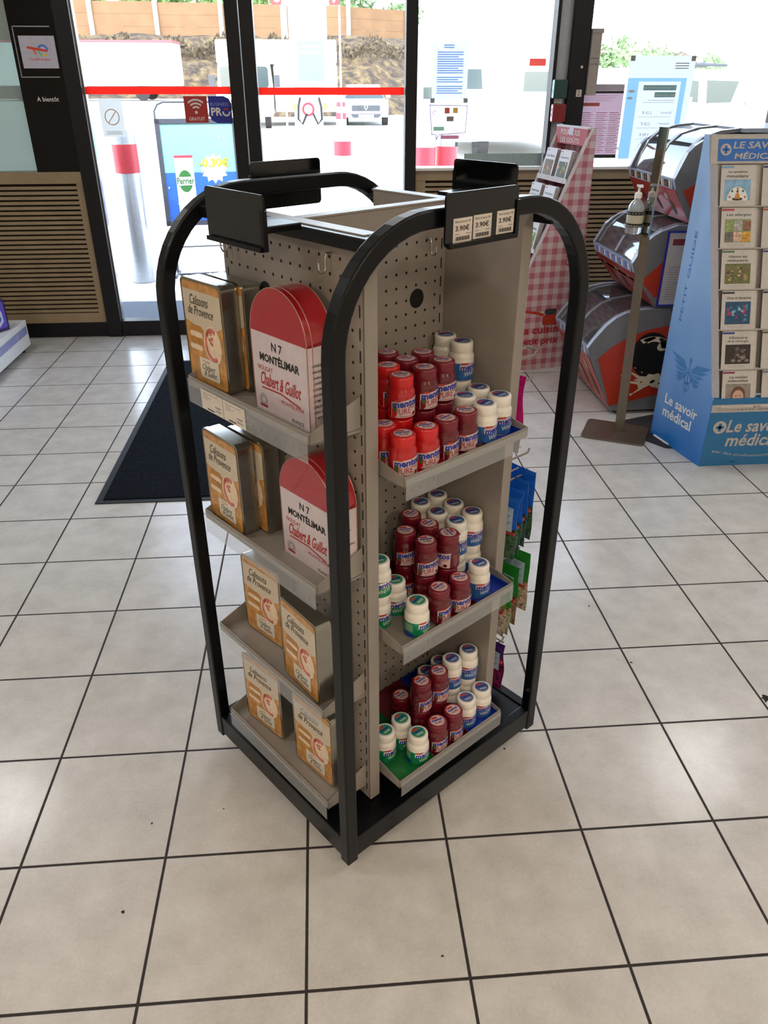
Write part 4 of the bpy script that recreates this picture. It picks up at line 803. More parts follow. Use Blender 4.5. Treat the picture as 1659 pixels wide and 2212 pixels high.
# boxes on the corner post
def callbox(label, x0, z0, w, h, cols, dots):
    t = thing('call_point', label, 'call point', (x0, YF - .09, z0)); b = MB().box((0, 0, 0), (w, .05, h), cols[0]); b.obj('housing', t, .003)
    b = MB().rect((-.0005, 0, 0), MY, Z3, -.047, .006, -.003, h - .006, cols[1]); 
    for a, c, m in dots: b.rect((-.001, 0, 0), MY, Z3, -a - .008, c, -a + .008, c + .02, m)
    b.obj('side_panel', t); return t
callbox('dark green emergency call box on the corner post, above the red one', 1.585, 1.482, .085, .104, (M('dark_green_plastic', '#0a3a34', .4), M('aqua_face', '#9fd6d2', .5)), [(.025, .03, GREYINK)])
callbox('dark red fire call box on the corner post, under the green one', 1.590, 1.349, .085, .10, (M('dark_red_plastic', '#7c0d14', .4), M('pink_face', '#e6b4ba', .5)), [(.025, .03, INK), (.025, .06, REDINK)])
t = thing('white_label', 'small white label between the green and red call boxes', 'label', (1.61, YF - .022, 1.453)); MB().box((0, 0, 0), (.05, .002, .027), WHT).obj('card', t)
t = thing('door_latch', 'small steel latch plate on the black corner post', 'latch', (1.742, YF - .044, 1.49)); MB().box((0, 0, 0), (.036, .004, .04), CHROME).cyl((.018, 0, .03), (.018, -.003, .03), .006, GREYINK).cyl((.018, 0, .012), (.018, -.003, .012), .006, GREYINK).obj('plate', t)
t = thing('round_catch', 'small round steel catch high on the black corner post', 'latch', (1.76, YF - .042, 1.655)); MB().cyl((0, 0, 0), (0, -.006, 0), .009, CHROME).obj('button', t)
GB = M('grey_beige_box', '#9a9089', .6)
t = thing('wall_box', 'tall narrow grey box hanging right of the corner post', 'box', (1.803, YF - .06, 1.50)); MB().box((0, 0, 0), (.062, .06, .355), GB).obj('housing', t, .002); MB().box((-.001, -.004, .335), (.07, .062, .36), GB).obj('lid', t, .002)
MB().rect((0, -.0006, 0), X3, Z3, .005, .20, .05, .203, INK).text('LA RE', (0, -.0006, 0), X3, Z3, .006, .165, .05, .010, INK).obj('print', t)

# ------------------------------------------------------------------ checked cookbook display
gm_ = bpy.data.materials.new('pink_gingham'); gm_.use_nodes = True; nt = gm_.node_tree; p = nt.nodes['Principled BSDF']; p.inputs['Roughness'].default_value = .6
tc = nt.nodes.new('ShaderNodeTexCoord'); sep2 = nt.nodes.new('ShaderNodeSeparateXYZ'); nt.links.new(tc.outputs['Object'], sep2.inputs[0])
def mn2(op, a, b=None):
    n = nt.nodes.new('ShaderNodeMath'); n.operation = op
    for i, x in enumerate((a, b)):
        if x is None: continue
        if isinstance(x, (int, float)): n.inputs[i].default_value = x
        else: nt.links.new(x, n.inputs[i])
    return n.outputs[0]
def stripe(o): return mn2('GREATER_THAN', mn2('FRACT', mn2('ADD', mn2('DIVIDE', o, .066), 50.0)), .5)
sx = stripe(mn2('ADD', sep2.outputs['X'], sep2.outputs['Y'])); sz = stripe(sep2.outputs['Z']); sm = mn2('MULTIPLY', mn2('ADD', sx, sz), .5)
r = nt.nodes.new('ShaderNodeValToRGB'); r.color_ramp.interpolation = 'CONSTANT'; e_ = r.color_ramp.elements
e_[0].color = lin('#c5b6b0'); e_[1].position = .75; e_[1].color = lin('#ab636d'); q_ = e_.new(.25); q_.color = lin('#c09097'); nt.links.new(sm, r.inputs[0]); nt.links.new(r.outputs[0], p.inputs['Base Color'])
t = thing('cookbook_display', 'pink checked cardboard book display with sloping tiers of cookbooks', 'book display', (1.656, 3.75, 0), R(12))
side = [(-.5, 0), (0, 0), (-.034, 1.352), (-.063, 1.359), (-.373, .641), (-.5, .35)]
for y in (0, .368):
    sp = MB().prism(side, (0, y, 0), X3, Z3, (0, .006, 0), gm_).obj('side_panel', t)
    if y == 0:
        P = (0, -.0006, 0); rd = M('cookware_red', '#b43a24', .4)
        MB().text('La cuisine', P, X3, Z3, -.40, .225, .30, .050, REDINK, .02).text('petit prix', P, X3, Z3, -.40, .145, .27, .055, REDINK, .02).text('E', (0, -.0006, 0), Z3, MX, 0, 0, .0001, .0001, REDINK).text('CUISINE', (-.10, -.0006, 0), Z3, MX, .62, 0, .26, .035, REDINK).obj('side_print', sp)
        MB().prism([(-.37, .36), (-.29, .345), (-.25, .33), (-.24, .345), (-.29, .362), (-.37, .375)], (0, -.001, 0), X3, Z3, (0, .0006, 0), rd).prism(rrect(-.25, .275, -.12, .34, .02), (0, -.001, 0), X3, Z3, (0, .0006, 0), rd).prism(rrect(-.24, .34, -.16, .375, .015), (0, -.001, 0), X3, Z3, (0, .0006, 0), greyp).obj('saucepan_print', sp)
WE = M('white_board_edge', '#d9d3d6', .5)
for y in (-.001, .365):
    b = MB(); 
    for (x0, z0), (x1, z1) in (((-.063, 1.359), (-.373, .641)), ((-.373, .641), (-.5, .35))):
        b.add([(x0, y, z0), (x0 + .016, y, z0), (x1 + .016, y, z1), (x1, y, z1), (x0, y + .010, z0), (x0 + .016, y + .010, z0), (x1 + .016, y + .010, z1), (x1, y + .010, z1)], [(0, 3, 2, 1), (4, 5, 6, 7), (0, 4, 7, 3), (1, 2, 6, 5), (0, 1, 5, 4)], WE)
    b.obj('board_edge', t)
MB().box((-.036, .006, .02), (-.030, .368, 1.352), gm_).obj('back_panel', t)
hd = MB().box((-.085, .006, 1.262), (-.080, .368, 1.352), M('header_rose', '#bc5660', .55)); hd.box((-.086, .004, 1.347), (-.060, .370, 1.357), WE)
HP = (-.0857, 0, 0); hd.text('POUR TOUS', HP, MY, Z3, -.310, 1.309, .22, .029, WHT, .01).text('LES GOÛTS', HP, MY, Z3, -.310, 1.269, .22, .032, WHT, .01).box((-.0875, .16, 1.31), (-.086, .21, 1.352), M('transparent_tab', '#cfc3d6', .3)).obj('header', t)
tiers = []
for k in range(5):
    z = 1.075 - .185 * k; xf = -.063 - (1.359 - z) * .4318; tiers.append((z, xf))
    b = MB().box((xf, .006, z - .004), (-.036, .368, z), WE).box((xf, .006, z), (xf + .003, .368, z + .022), WE); b.obj('tier', t)
MB().box((-.498, .006, 0), (-.492, .368, .33), gm_).obj('front_panel', t)
def cookbook(label, z, xf, yc, title, palette, back=0, w=.125, h=.165):
    t = thing('cookbook', label, 'book', t0(xf, yc, z, back), R(12 - 90), 'cookbooks in the checked display'); t.rotation_euler = (R(-12), 0, R(12 - 90))
    MB().box((-w / 2, 0, 0), (w / 2, .014, h), M('book_page_block', '#a59d96', .7)).obj('pages', t)
    b = MB().box((-w / 2 - .001, -.001, 0), (w / 2 + .001, .0, h + .001), M('book_cover_white', '#d3d2da', .4)); P = (0, -.0014, 0)
    if not back:
        b.rect(P, X3, Z3, -w / 2 + .012, .022, w / 2 - .012, .105, M('photo_' + palette[0], palette[0], .5, scale=50, var=.4)); P2 = (0, -.0018, 0); rnd = random.Random(title)
        for i in range(9): b.disc(P2, X3, Z3, rnd.uniform(-w / 2 + .022, w / 2 - .022), rnd.uniform(.032, .095), rnd.uniform(.006, .013), rnd.uniform(.006, .011), M('photo_' + palette[1 + i % 3], palette[1 + i % 3], .5, scale=50, var=.3), 10)
        b.rect(P, X3, Z3, -w / 2 + .006, h - .012, -w / 2 + .030, h - .007, REDTAG).text(title, P, X3, Z3, -w * .38, .120, w * .76, .012, INK, .01)
    b.obj('cover', t); return t
def t0(x, y, z, back):
    c, s = math.cos(R(12)), math.sin(R(12)); x = x + .006 + .017 * back
    return (1.656 + x * c - y * s, 3.75 + x * s + y * c, z + .0005)
ttl = [('Les fêtes', ('#6b5a4a', '#c98a7a', '#8a9a5a', '#a5563a')), ('Légumes', ('#3c4a3c', '#d07a4a', '#6f9a4a', '#d0b04a')), ('Recettes faciles', ('#a8b0a0', '#d9963a', '#6a7a2a', '#4f5a3a')), ('Les desserts', ('#b9bcc8', '#6a2f3a', '#2f4fae', '#7a4a4a')),
       ('Les soupes', ('#7c8a5a', '#e0a04a', '#d0702a', '#efe0c0')), ('Les salades', ('#6a8a4a', '#a03a3a', '#d9c05a', '#e0e0d0')), ('Les pâtes', ('#a08a6a', '#d9a04a', '#903a2a', '#e0d0b0')), ('Les tartes', ('#9a8a7a', '#c9903a', '#703a2a', '#e0c0a0')), ('Apéritifs', ('#8a7a6a', '#b9702a', '#507a3a', '#c0b090')), ('Le pain', ('#7a6a4a', '#c9a05a', '#905a2a', '#e0d0b0'))]
k = 0; tn = ('top', 'second', 'third', 'fourth', 'lowest')
for ti, (z, xf) in enumerate(tiers):
    for side_, yc in (('far', .275), ('near', .105)):
        for back in (0, 1): cookbook(f'cookbook in the {tn[ti]} tier of the checked display, {side_} side' + (', behind the front copy' if back else ', front copy'), z, xf, yc, ttl[k][0], ttl[k][1], back)
        k += 1

# ------------------------------------------------------------------ stacked ice cream freezers
FG = M('freezer_grey', '#72747a', .35, coat=.2); FGL = M('freezer_light_grey', '#9aa3b6', .35, coat=.2); FOR = M('freezer_orange', '#b23218', .35, coat=.2); FIN = M('freezer_inside', '#23252f', .45); FRD = M('freezer_red_front', '#a93024', .3, coat=.3)
LID = glassmat('smoked_lid', (.62, .60, .62, 1), .16, .05, ((.3, .3, .33, 1), .12)); WD = 2.93; FW = .62
def freezer(label, X, Z, side, inset, arch, back, kind):
    t = thing('freezer', label, 'freezer', (X, WD, 0), 0, 'stacked ice cream freezers')
    s = [(x, Z + z) for x, z in side]; q = [(x, Z + z) for x, z in inset]
    for y in (0, FW - .03): MB().prism(s, (0, y, 0), X3, Z3, (0, .03, 0), FG, FGL).obj('side_wall', t, .006)
    pnl = MB().flat(q, (0, -.0015, 0), X3, Z3, FOR).obj('orange_side_panel', t)
    lo = [p for p in side if p[1] < 0]; bx, bz = lo[-1] if False else min(lo, key=lambda p: p[0] if p[1] < -.1 else 9)
    fz = -.045; fx = .012
    MB().add([(0, .03, Z), (0, FW - .03, Z), (fx, FW - .03, Z + fz), (fx, .03, Z + fz), (.04, .03, Z - .002), (.04, FW - .03, Z - .002)], [(0, 3, 2, 1), (0, 1, 5, 4)], FGL).obj('front_rim', t)
    f = MB().add([(fx, .004, Z + fz), (fx, FW - .004, Z + fz), (bx, FW - .004, Z + bz), (bx, .004, Z + bz)], [(0, 3, 2, 1)], FRD); fo = f.obj('front_panel', t)
    # pictures on rim and front
    n = V3((-(fz), 0, -fx)); n = V3((-1, 0, .27)).normalized(); b = MB(); ew = (0, -1, 0); eh = V3((-fx, 0, -fz)).normalized(); P = V3((fx, 0, Z + fz)) + V3((-1, 0, -.26)).normalized() * .0015
    pc = {'b': ('#1f5fae', '#d8dce4', '#c98a3a'), 'm': ('#2f74c8', '#e6e0d4', '#c9704a'), 't': ('#2a1a14', '#d9cfb8', '#8a5a2a')}[kind]
    for i in range(6):
        y0 = .05 + i * .09; b.rect(P, ew, eh, -y0 - .075, .006, -y0 - .028, .038, M('pic_' + pc[0], pc[0], .4, scale=60, var=.4)).rect(P, ew, eh, -y0 - .024, .008, -y0 - .004, .038, M('pic_' + pc[1], pc[1], .4)).disc(P + V3((-.0008, 0, 0)), ew, eh, -y0 - .05, .021, .010, .012, M('pic_' + pc[2], pc[2], .4), 10)
    b.obj('rim_pictures', t)
    eh = V3((fx - bx, 0, fz - bz)); L = eh.length; eh.normalize(); nn = V3((0, -1, 0)).cross(eh); P = V3((bx, 0, Z + bz)) + nn * .002; b = MB()
    for i in range(3):
        y0 = .10 + i * .18; sc = L / .33
        b.disc(P, ew, eh, -y0 - .05, .24 * sc, .022, .030 * sc, M('cream_swirl', '#b9a890', .4), 12, rot=.5).disc(P, ew, eh, -y0 - .02, .13 * sc, .018, .075 * sc, M('cone_brown', '#3a2a22', .4), 14, rot=.35).arc(P, ew, eh, -y0 - .04, .12 * sc, .05 * sc, .056 * sc, R(190), R(330), M('cream_swirl', '#b9a890'), 10, 1.6)
    b.obj('front_pictures', t)
    # inside, lid, ribs
    MB().box((.05, .03, Z - .10), (back, FW - .03, Z - .06), FIN).box((back - .03, .03, Z - .10), (back, FW - .03, Z + arch[-1][1] - .02), FIN).box((.05, .03, Z - .10), (.07, FW - .03, Z - .02), FIN).obj('inner_basin', t)
    b = MB()
    for i in range(7): b.box((.10 + i * .05, .05, Z - .058), (.115 + i * .05, FW - .05, Z - .03), M('freezer_rack', '#3b3f4c', .4))
    b.obj('rack', t)
    N = len(arch); b = MB(); vs = [(x, .03, Z + z) for x, z in arch] + [(x, FW - .03, Z + z) for x, z in arch]
    b.add(vs, [(i, i + 1, N + i + 1, N + i) for i in range(N - 1)], LID, True).obj('clear_lid', t)
    for y in (.035, FW / 2 - .02, FW - .065):
        vs = []; 
        for x, z in arch: vs += [(x, y, Z + z + .006), (x, y + .03, Z + z + .006), (x + .004, y, Z + z - .010), (x + .004, y + .03, Z + z - .010)]
        fs = []
        for i in range(N - 1):
            a = 4 * i; c = a + 4; fs += [(a, c, c + 1, a + 1), (a + 2, a + 3, c + 3, c + 2), (a, a + 2, c + 2, c), (a + 1, c + 1, c + 3, a + 3)]
        MB().add(vs, fs, FG).obj('lid_rib', t)
    MB().box((arch[-1][0] - .01, .0, Z + arch[-1][1] - .012), (back, FW, Z + arch[-1][1] + .006), FGL).obj('top_edge', t)
    return t, pnl, Z
t, pnl, Z = freezer('bottom freezer of the stack, with black and white splash picture on orange side', 1.444, .368,
    [(0, 0), (.03, .045), (.085, .115), (.13, .155), (.18, .180), (.26, .195), (.36, .200), (.95, .200), (.95, -.30), (.5, -.345), (.168, -.350), (.016, -.045)],
    [(.061, -.056), (.12, .0), (.2, .05), (.30, .09), (.41, .112), (.9, .12), (.9, -.22), (.45, -.254), (.159, -.322)], [(.02, .0), (.06, .06), (.10, .11), (.15, .15), (.21, .175), (.30, .19), (.42, .198)], .95, 'b')
b = MB(); cc = M('cocoa_black', '#120c0c', .4); cw = M('cream_white', '#d9cdb4', .4); P = (0, -.0030, 0)
b.disc(P, X3, Z3, .345, Z - .045, .105, .125, cc, 30, rot=.25)
P = (0, -.0036, 0); b.arc(P, X3, Z3, .350, Z + .005, .040, .082, R(-20), R(140), cw, 18, .62).disc(P, X3, Z3, .405, Z + .008, .038, .026, cw, 18, rot=.5).flat([(x, Z + z) for x, z in ((.272, .040), (.292, .020), (.33, .034), (.36, .05), (.33, .058), (.30, .050))], P, X3, Z3, cw)
spl = []
for i in range(48):
    a = 2 * PI * i / 48; q = 1 + .32 * math.sin(5 * a + .6) * (1 if math.sin(a) < .3 else .2) + .12 * math.sin(11 * a); spl.append((.375 + .085 * q * math.cos(a), Z - .185 + .038 * q * math.sin(a)))
b.flat(spl, P, X3, Z3, cw)
for x0_, z0_, x1_, z1_ in ((.30, -.165, .235, -.125), (.31, -.195, .225, -.185), (.33, -.215, .275, -.255)): b.add([(x0_, -.0037, Z + z0_ + .010), (x0_, -.0037, Z + z0_ - .010), (x1_, -.0037, Z + z1_ - .003), (x1_, -.0037, Z + z1_ + .003)], [(0, 1, 2, 3)], cw)
for x, z, r_ in ((.225, -.122, .008), (.27, -.11, .004), (.215, -.186, .007), (.268, -.258, .008), (.25, -.215, .004), (.31, -.135, .004), (.24, -.24, .004), (.20, -.15, .003)): b.disc(P, X3, Z3, x, Z + z, r_, r_, cw, 10)
P = (0, -.0042, 0)
for x, z, a_, c_, q in ((.392, .036, .022, .010, -.5), (.432, -.006, .009, .007, .9), (.375, -.188, .014, .008, .5), (.418, -.20, .010, .007, -.3)): b.disc(P, X3, Z3, x, Z + z, a_, c_, cc, 12, rot=q)
b.obj('splash_picture', pnl)
MB().cyl((.45, .02, .03), (.45, .05, .03), .03, WHT, 14).cyl((.22, .06, .012), (.22, .12, .012), .012, tyre).obj('foot_wheel', t)
t, pnl, Z = freezer('middle ice cream freezer of the stack, behind the hand gel bottle', 1.614, .792,
    [(0, 0), (.052, .098), (.09, .13), (.124, .15), (.204, .177), (.80, .177), (.80, -.215), (.148, -.215), (.016, -.045)],
    [(.056, -.084), (.15, .004), (.35, .05), (.76, .06), (.76, -.18), (.136, -.165)], [(.018, 0), (.05, .07), (.09, .115), (.14, .15), (.21, .172), (.30, .18)], .80, 'm')
t, pnl, Z = freezer('topmost ice cream freezer of the stack, under the window', 1.756, 1.174,
    [(0, 0), (.045, .115), (.075, .145), (.11, .168), (.18, .190), (.66, .20), (.66, -.195), (.106, -.195), (.016, -.045)],
    [(.05, -.05), (.2, .03), (.62, .06), (.62, -.16), (.11, -.14)], [(.018, 0), (.04, .07), (.07, .13), (.12, .175), (.2, .20), (.30, .21)], .66, 't')
t = thing('document_holder', 'blue framed document holder on the side of the middle freezer', 'document holder', (1.768, WD - .012, .583))
bl = M('blue_frame_plastic', '#1c2a9c', .35); MB().box((0, 0, 0), (.20, .010, .008), bl).box((0, 0, .354), (.20, .010, .362), bl).box((0, 0, .008), (.008, .010, .354), bl).box((.192, 0, .008), (.20, .010, .354), bl).obj('frame', t)
b = MB().box((.008, .003, .008), (.192, .008, .354), M('document_paper', '#b8b4b8', .6)); P = (0, .0026, 0); b.rect(P, X3, Z3, .03, .295, .17, .325, M('document_maroon', '#7a2a34', .6)).rect(P, X3, Z3, .09, .235, .17, .25, M('document_maroon', '#7a2a34'))
for k in range(14): b.rect(P, X3, Z3, .03, .19 - .012 * k, .15 + .02 * (k % 2), .193 - .012 * k, GREYINK)
b.obj('document', t)
tag(MB().prism([(.02, 2.82), (.05, 2.60), (.14, 2.47), (.5, 2.40), (.9, 2.92), (.3, 2.92)], (1.60, 0, .0004), X3, Y3, (0, 0, .003), M('dark_rubber_mat', '#26242a', .8)).obj('rubber_mat'), 'dark rubber mat showing between gel stand and blue display', 'mat')
tag(MB().tube([(1.74, 2.62, .006), (1.76, 2.52, .006), (1.80, 2.44, .006), (1.88, 2.385, .006), (1.99, 2.36, .006)], .005, WHT).obj('cable'), 'thin white cable lying on the floor beside the blue display', 'cable')

# ------------------------------------------------------------------ hand gel stand
STL = M('brushed_warm_steel', '#7b7266', .35, .75); MIR = M('polished_steel', '#b9b5ae', .08, 1, var=.02)
t = thing('hand_gel_stand', 'brushed steel post stand with rectangular base plate holding the gel bottle', 'stand', (1.556, 2.676, 0), R(-27))
MB().prism(rrect(-.155, -.125, .155, .125, .025), (0, 0, 0), X3, Y3, (0, 0, .010), STL).obj('base_plate', t, .002)
ln = -.030; b = MB(); b.add([(-.005, .0, .010), (.040, .0, .010), (.040, .018, .010), (-.005, .018, .010), (-.005 + ln * .7, 0, 1.0), (.035 + ln * .7, 0, 1.0), (.035 + ln * .7, .018, 1.0), (-.005 + ln * .7, .018, 1.0)], [(0, 3, 2, 1), (4, 5, 6, 7), (0, 1, 5, 4), (1, 2, 6, 5), (2, 3, 7, 6), (3, 0, 4, 7)], STL).obj('post', t)
ca_, sa_ = math.cos(R(-45)), math.sin(R(-45)); mp = lambda x, y, z: (-.018 + x * ca_ - y * sa_, .0 + x * sa_ + y * ca_, z)
b = MB(); b.add([mp(-.002, -.004, .965), mp(.044, -.004, .965), mp(.044, .006, .965), mp(-.002, .006, .965), mp(.010, -.004, 1.41), mp(.062, -.004, 1.41), mp(.062, .006, 1.41), mp(.010, .006, 1.41)], [(0, 3, 2, 1), (4, 5, 6, 7), (0, 1, 5, 4), (1, 2, 6, 5), (2, 3, 7, 6), (3, 0, 4, 7)], MIR).obj('mirror_plate', t)
MB().box((-.09, -.045, .972), (-.01, .02, .978), STL).tube([(-.058 + .042 * math.cos(a * PI / 6), -.018 + .042 * math.sin(a * PI / 6), 1.012) for a in range(12)], .004, STL, 6, True).obj('bottle_holder', t)
GEL = M('clear_gel', '#c9d2d6', .1, coat=.5, trans=.5, var=.02); c = Matrix.Rotation(R(-27), 3, 'Z') @ V3((-.058, -.018, 0))
t = thing('gel_bottle', 'clear pump bottle of hand gel held on the steel stand', 'bottle', (1.556 + c.x, 2.676 + c.y, .979))
MB().lathe([(.034, 0), (.037, .004), (.037, .105), (.034, .118), (.022, .135), (.014, .142), (.014, .15)], GEL, 24).obj('body', t)
b = MB()
for z in (.030, .080): b.lathe([(.0385, z), (.0385, z + .014)], INK, 24, cap0=False, cap1=False)
for z in (.037, .087):
    for i in range(9): a = -PI / 2 + (i - 4) * .35; b.cyl((.0385 * math.cos(a), .0385 * math.sin(a), z), (.0392 * math.cos(a), .0392 * math.sin(a), z), .0018, WHT, 6)
b.obj('perforated_band', t); MB().lathe([(.0378, .045), (.0378, .079)], M('gel_label', '#b9b39c', .5), 24, cap0=False, cap1=False).obj('printed_label', t)
MB().lathe([(.016, .148), (.016, .168), (.010, .172), (.005, .174), (.005, .195)], WHT, 16).box((-.006, -.030, .193), (.006, .010, .203), WHT).lathe([(.012, .195), (.012, .203)], WHT, 14).obj('pump_head', t)

# ------------------------------------------------------------------ blue booklet display
t = thing('booklet_display', 'blue cardboard floor display of medical booklets at the right edge', 'book display', (1.813, 2.261, 0))
bm2 = bpy.data.materials.new('printed_sky_blue'); bm2.use_nodes = True; nt = bm2.node_tree; p = nt.nodes['Principled BSDF']; p.inputs['Roughness'].default_value = .35
tc = nt.nodes.new('ShaderNodeTexCoord'); s2 = nt.nodes.new('ShaderNodeSeparateXYZ'); nt.links.new(tc.outputs['Object'], s2.inputs[0]); nz = nt.nodes.new('ShaderNodeTexNoise'); nz.inputs['Scale'].default_value = 2.2; nt.links.new(tc.outputs['Object'], nz.inputs['Vector'])
ad = nt.nodes.new('ShaderNodeMath'); ad.operation = 'MULTIPLY_ADD'; ad.inputs[1].default_value = .5; nt.links.new(nz.outputs['Fac'], ad.inputs[0]); nt.links.new(s2.outputs['Z'], ad.inputs[2])
r = nt.nodes.new('ShaderNodeValToRGB'); r.color_ramp.elements[0].position = .25; r.color_ramp.elements[0].color = lin('#1a6fc0'); r.color_ramp.elements[1].position = 1.3 if False else 1.0; r.color_ramp.elements[1].color = lin('#8db4e4'); nt.links.new(ad.outputs[0], r.inputs[0]); nt.links.new(r.outputs[0], p.inputs['Base Color'])
D = V3((-.075, .382, 0)).normalized(); SO = V3((0, 0, 0)); Nn = V3((-D.y, D.x, 0)); 
SB = M('display_front_blue', '#2a6fa0', .45); DBL = M('display_deep_blue', '#3f7fc0', .45)
sp = MB().prism([(0, 0), (.404, 0), (.404, 1.383), (.372, 1.383), (.014, .344), (0, .33)], SO, D, Z3, -Nn * .006, bm2).obj('side_panel', t)
P = SO + Nn * .0008; ex = -D
b = MB().text('Le savoir', P, ex, Z3, -.335, .195, .255, .050, WHT, .02).text('médical', P, ex, Z3, -.335, .130, .225, .052, WHT, .02).text('PETIT GUIDE', P, Z3, D, .60, .325, .40, .018, M('guide_blue', '#2f6fc0', .5)).obj('side_print', sp)
P = SO + Nn * .0005; b = MB()
for s in (1, -1):
    for i in range(5): b.flat([(-.20 + s * .008, .40 - .006 * i), (-.20 + s * (.05 + .01 * i), .44 - .022 * i), (-.20 + s * (.155 - .022 * i), .455 - .030 * i), (-.20 + s * (.10 - .012 * i), .425 - .022 * i)], P, ex, Z3, DBL)
b.rect(P, ex, Z3, -.204, .29, -.196, .44, DBL).disc(P, ex, Z3, -.20, .45, .010, .014, DBL, 14).arc(P, ex, Z3, -.20, .365, .022, .030, 0, 2 * PI, DBL, 20).arc(P, ex, Z3, -.20, .322, .016, .023, 0, 2 * PI, DBL, 18).obj('winged_staff_print', sp)
fb = MB().box((.002, 0, 0), (.66, .006, .33), SB); P = (0, -.0006, 0); GW = M('display_offwhite', '#b8b0a8', .5)
fb.rect(P, X3, Z3, .004, .268, .66, .305, GW).text('PETIT GUIDE', (0, -.0009, 0), X3, Z3, .125, .278, .20, .016, M('guide_ink', '#20476a', .5))
fb.disc(P, X3, Z3, .062, .195, .031, .031, GW, 24).rect((0, -.0009, 0), X3, Z3, .055, .176, .069, .214, SB).rect((0, -.0009, 0), X3, Z3, .043, .188, .081, .202, SB)
fb.text('Le savoir', P, X3, Z3, .095, .168, .28, .062, GW, .02, .15).text('médical', P, X3, Z3, .105, .098, .25, .062, GW, .02, .15)
fn = lambda x, z: (x, -.0006, z - .030 * math.sin(PI * (x - .05) / .42))
fb.text('par des professionnels de santé', 0, 0, 0, .05, .068, .42, .018, GW, .0, .15, fn).text('artel', P, X3, Z3, .148, .016, .024, .008, INK, .01).obj('base_front', t)
def slant(z): return .014 + (z - .344) * .3378
def edge(z): return -.07 * (z - .33) / 1.05
MB().box((.002, .006, .324), (.66, .04, .332), SB).obj('base_rim', t)
b = MB(); z0, z1 = .335, 1.383
b.add([(edge(z0) + .004, slant(z0) + .045, z0), (.66, slant(z0) + .045, z0), (.60, slant(z1) + .012, z1), (edge(z1) + .004, slant(z1) + .012, z1)], [(0, 1, 2, 3)], GW)
b.add([(edge(z0), slant(z0), z0), (edge(z0) + .034, slant(z0), z0), (edge(z1) + .034, slant(z1), z1), (edge(z1), slant(z1), z1), (edge(z0), slant(z0) + .02, z0), (edge(z0) + .034, slant(z0) + .02, z0), (edge(z1) + .034, slant(z1) + .012, z1), (edge(z1), slant(z1) + .012, z1)],
      [(0, 1, 2, 3), (4, 7, 6, 5), (1, 5, 6, 2), (3, 2, 6, 7), (0, 3, 7, 4)], M('frame_pale_grey', '#a6a4ac', .5)).obj('sloping_frame', t)
ez = V3((0, .351, 1.039)).normalized(); HO = V3((edge(1.28), slant(1.278), 1.278)) + V3((0, -1.039, .351)).normalized() * .002
hb = MB().rect(HO, X3, ez, -.0, -.006, .62, .108, GW); HO2 = HO + V3((0, -.001, 0)); hb.rect(HO2, X3, ez, .032, .004, .62, .092, M('header_blue', '#1565b8', .45)); HO3 = HO2 + V3((0, -.001, 0))
hb.disc(HO3, X3, ez, .066, .050, .024, .024, GW, 24).text('LE SAVOIR', HO3, X3, ez, .098, .054, .24, .028, GW, .02, .15).text('MÉDICAL', HO3, X3, ez, .104, .012, .20, .030, GW, .02, .15)
hb.rect(HO3 + V3((0, -.001, 0)), X3, ez, .0605, .034, .0715, .066, M('header_blue', '#1565b8')).rect(HO3 + V3((0, -.001, 0)), X3, ez, .050, .0445, .082, .0555, M('header_blue', '#1565b8')).obj('header', t)
for k in range(6):
    zb = 1.274 - .164 * (k + 1); MB().box((edge(zb) + .03, slant(zb) - .004, zb - .004), (.63, slant(zb) + .05, zb), GW).obj('tier', t)
BT = [('Le système', 'immunitaire', '#6fa3c4', '#7fa9c4', ('#e2e2dc', '#d8892a', '#2a4a6a')), ('Les allergies', '', '#b03a40', '#8a9a6a', ('#a8a4a0', '#8a5a3a', '#d0a03a')), ('Histoire des', 'médicaments', '#4f7a4a', '#6a6a3a', ('#9a8a5a', '#c9a070', '#5a4a5a')),
      ('Virus et bactéries', '', '#2a2a34', '#1f4a6a', ('#b03a5a', '#8fb4d0', '#3a8aa0')), ('Histoire', 'de la chirurgie', '#2a3a8a', '#2e2420', ('#6a5a50', '#4a3c34', '#8a7a6c')), ('Les maladies', 'infantiles', '#8a2a4a', '#8a8078', ('#c9a088', '#7a5236', '#c9a088'))]
pos = ('top', 'second', 'third', 'fourth', 'fifth', 'lowest')
BC = M('booklet_cover', '#c6beb6', .45)
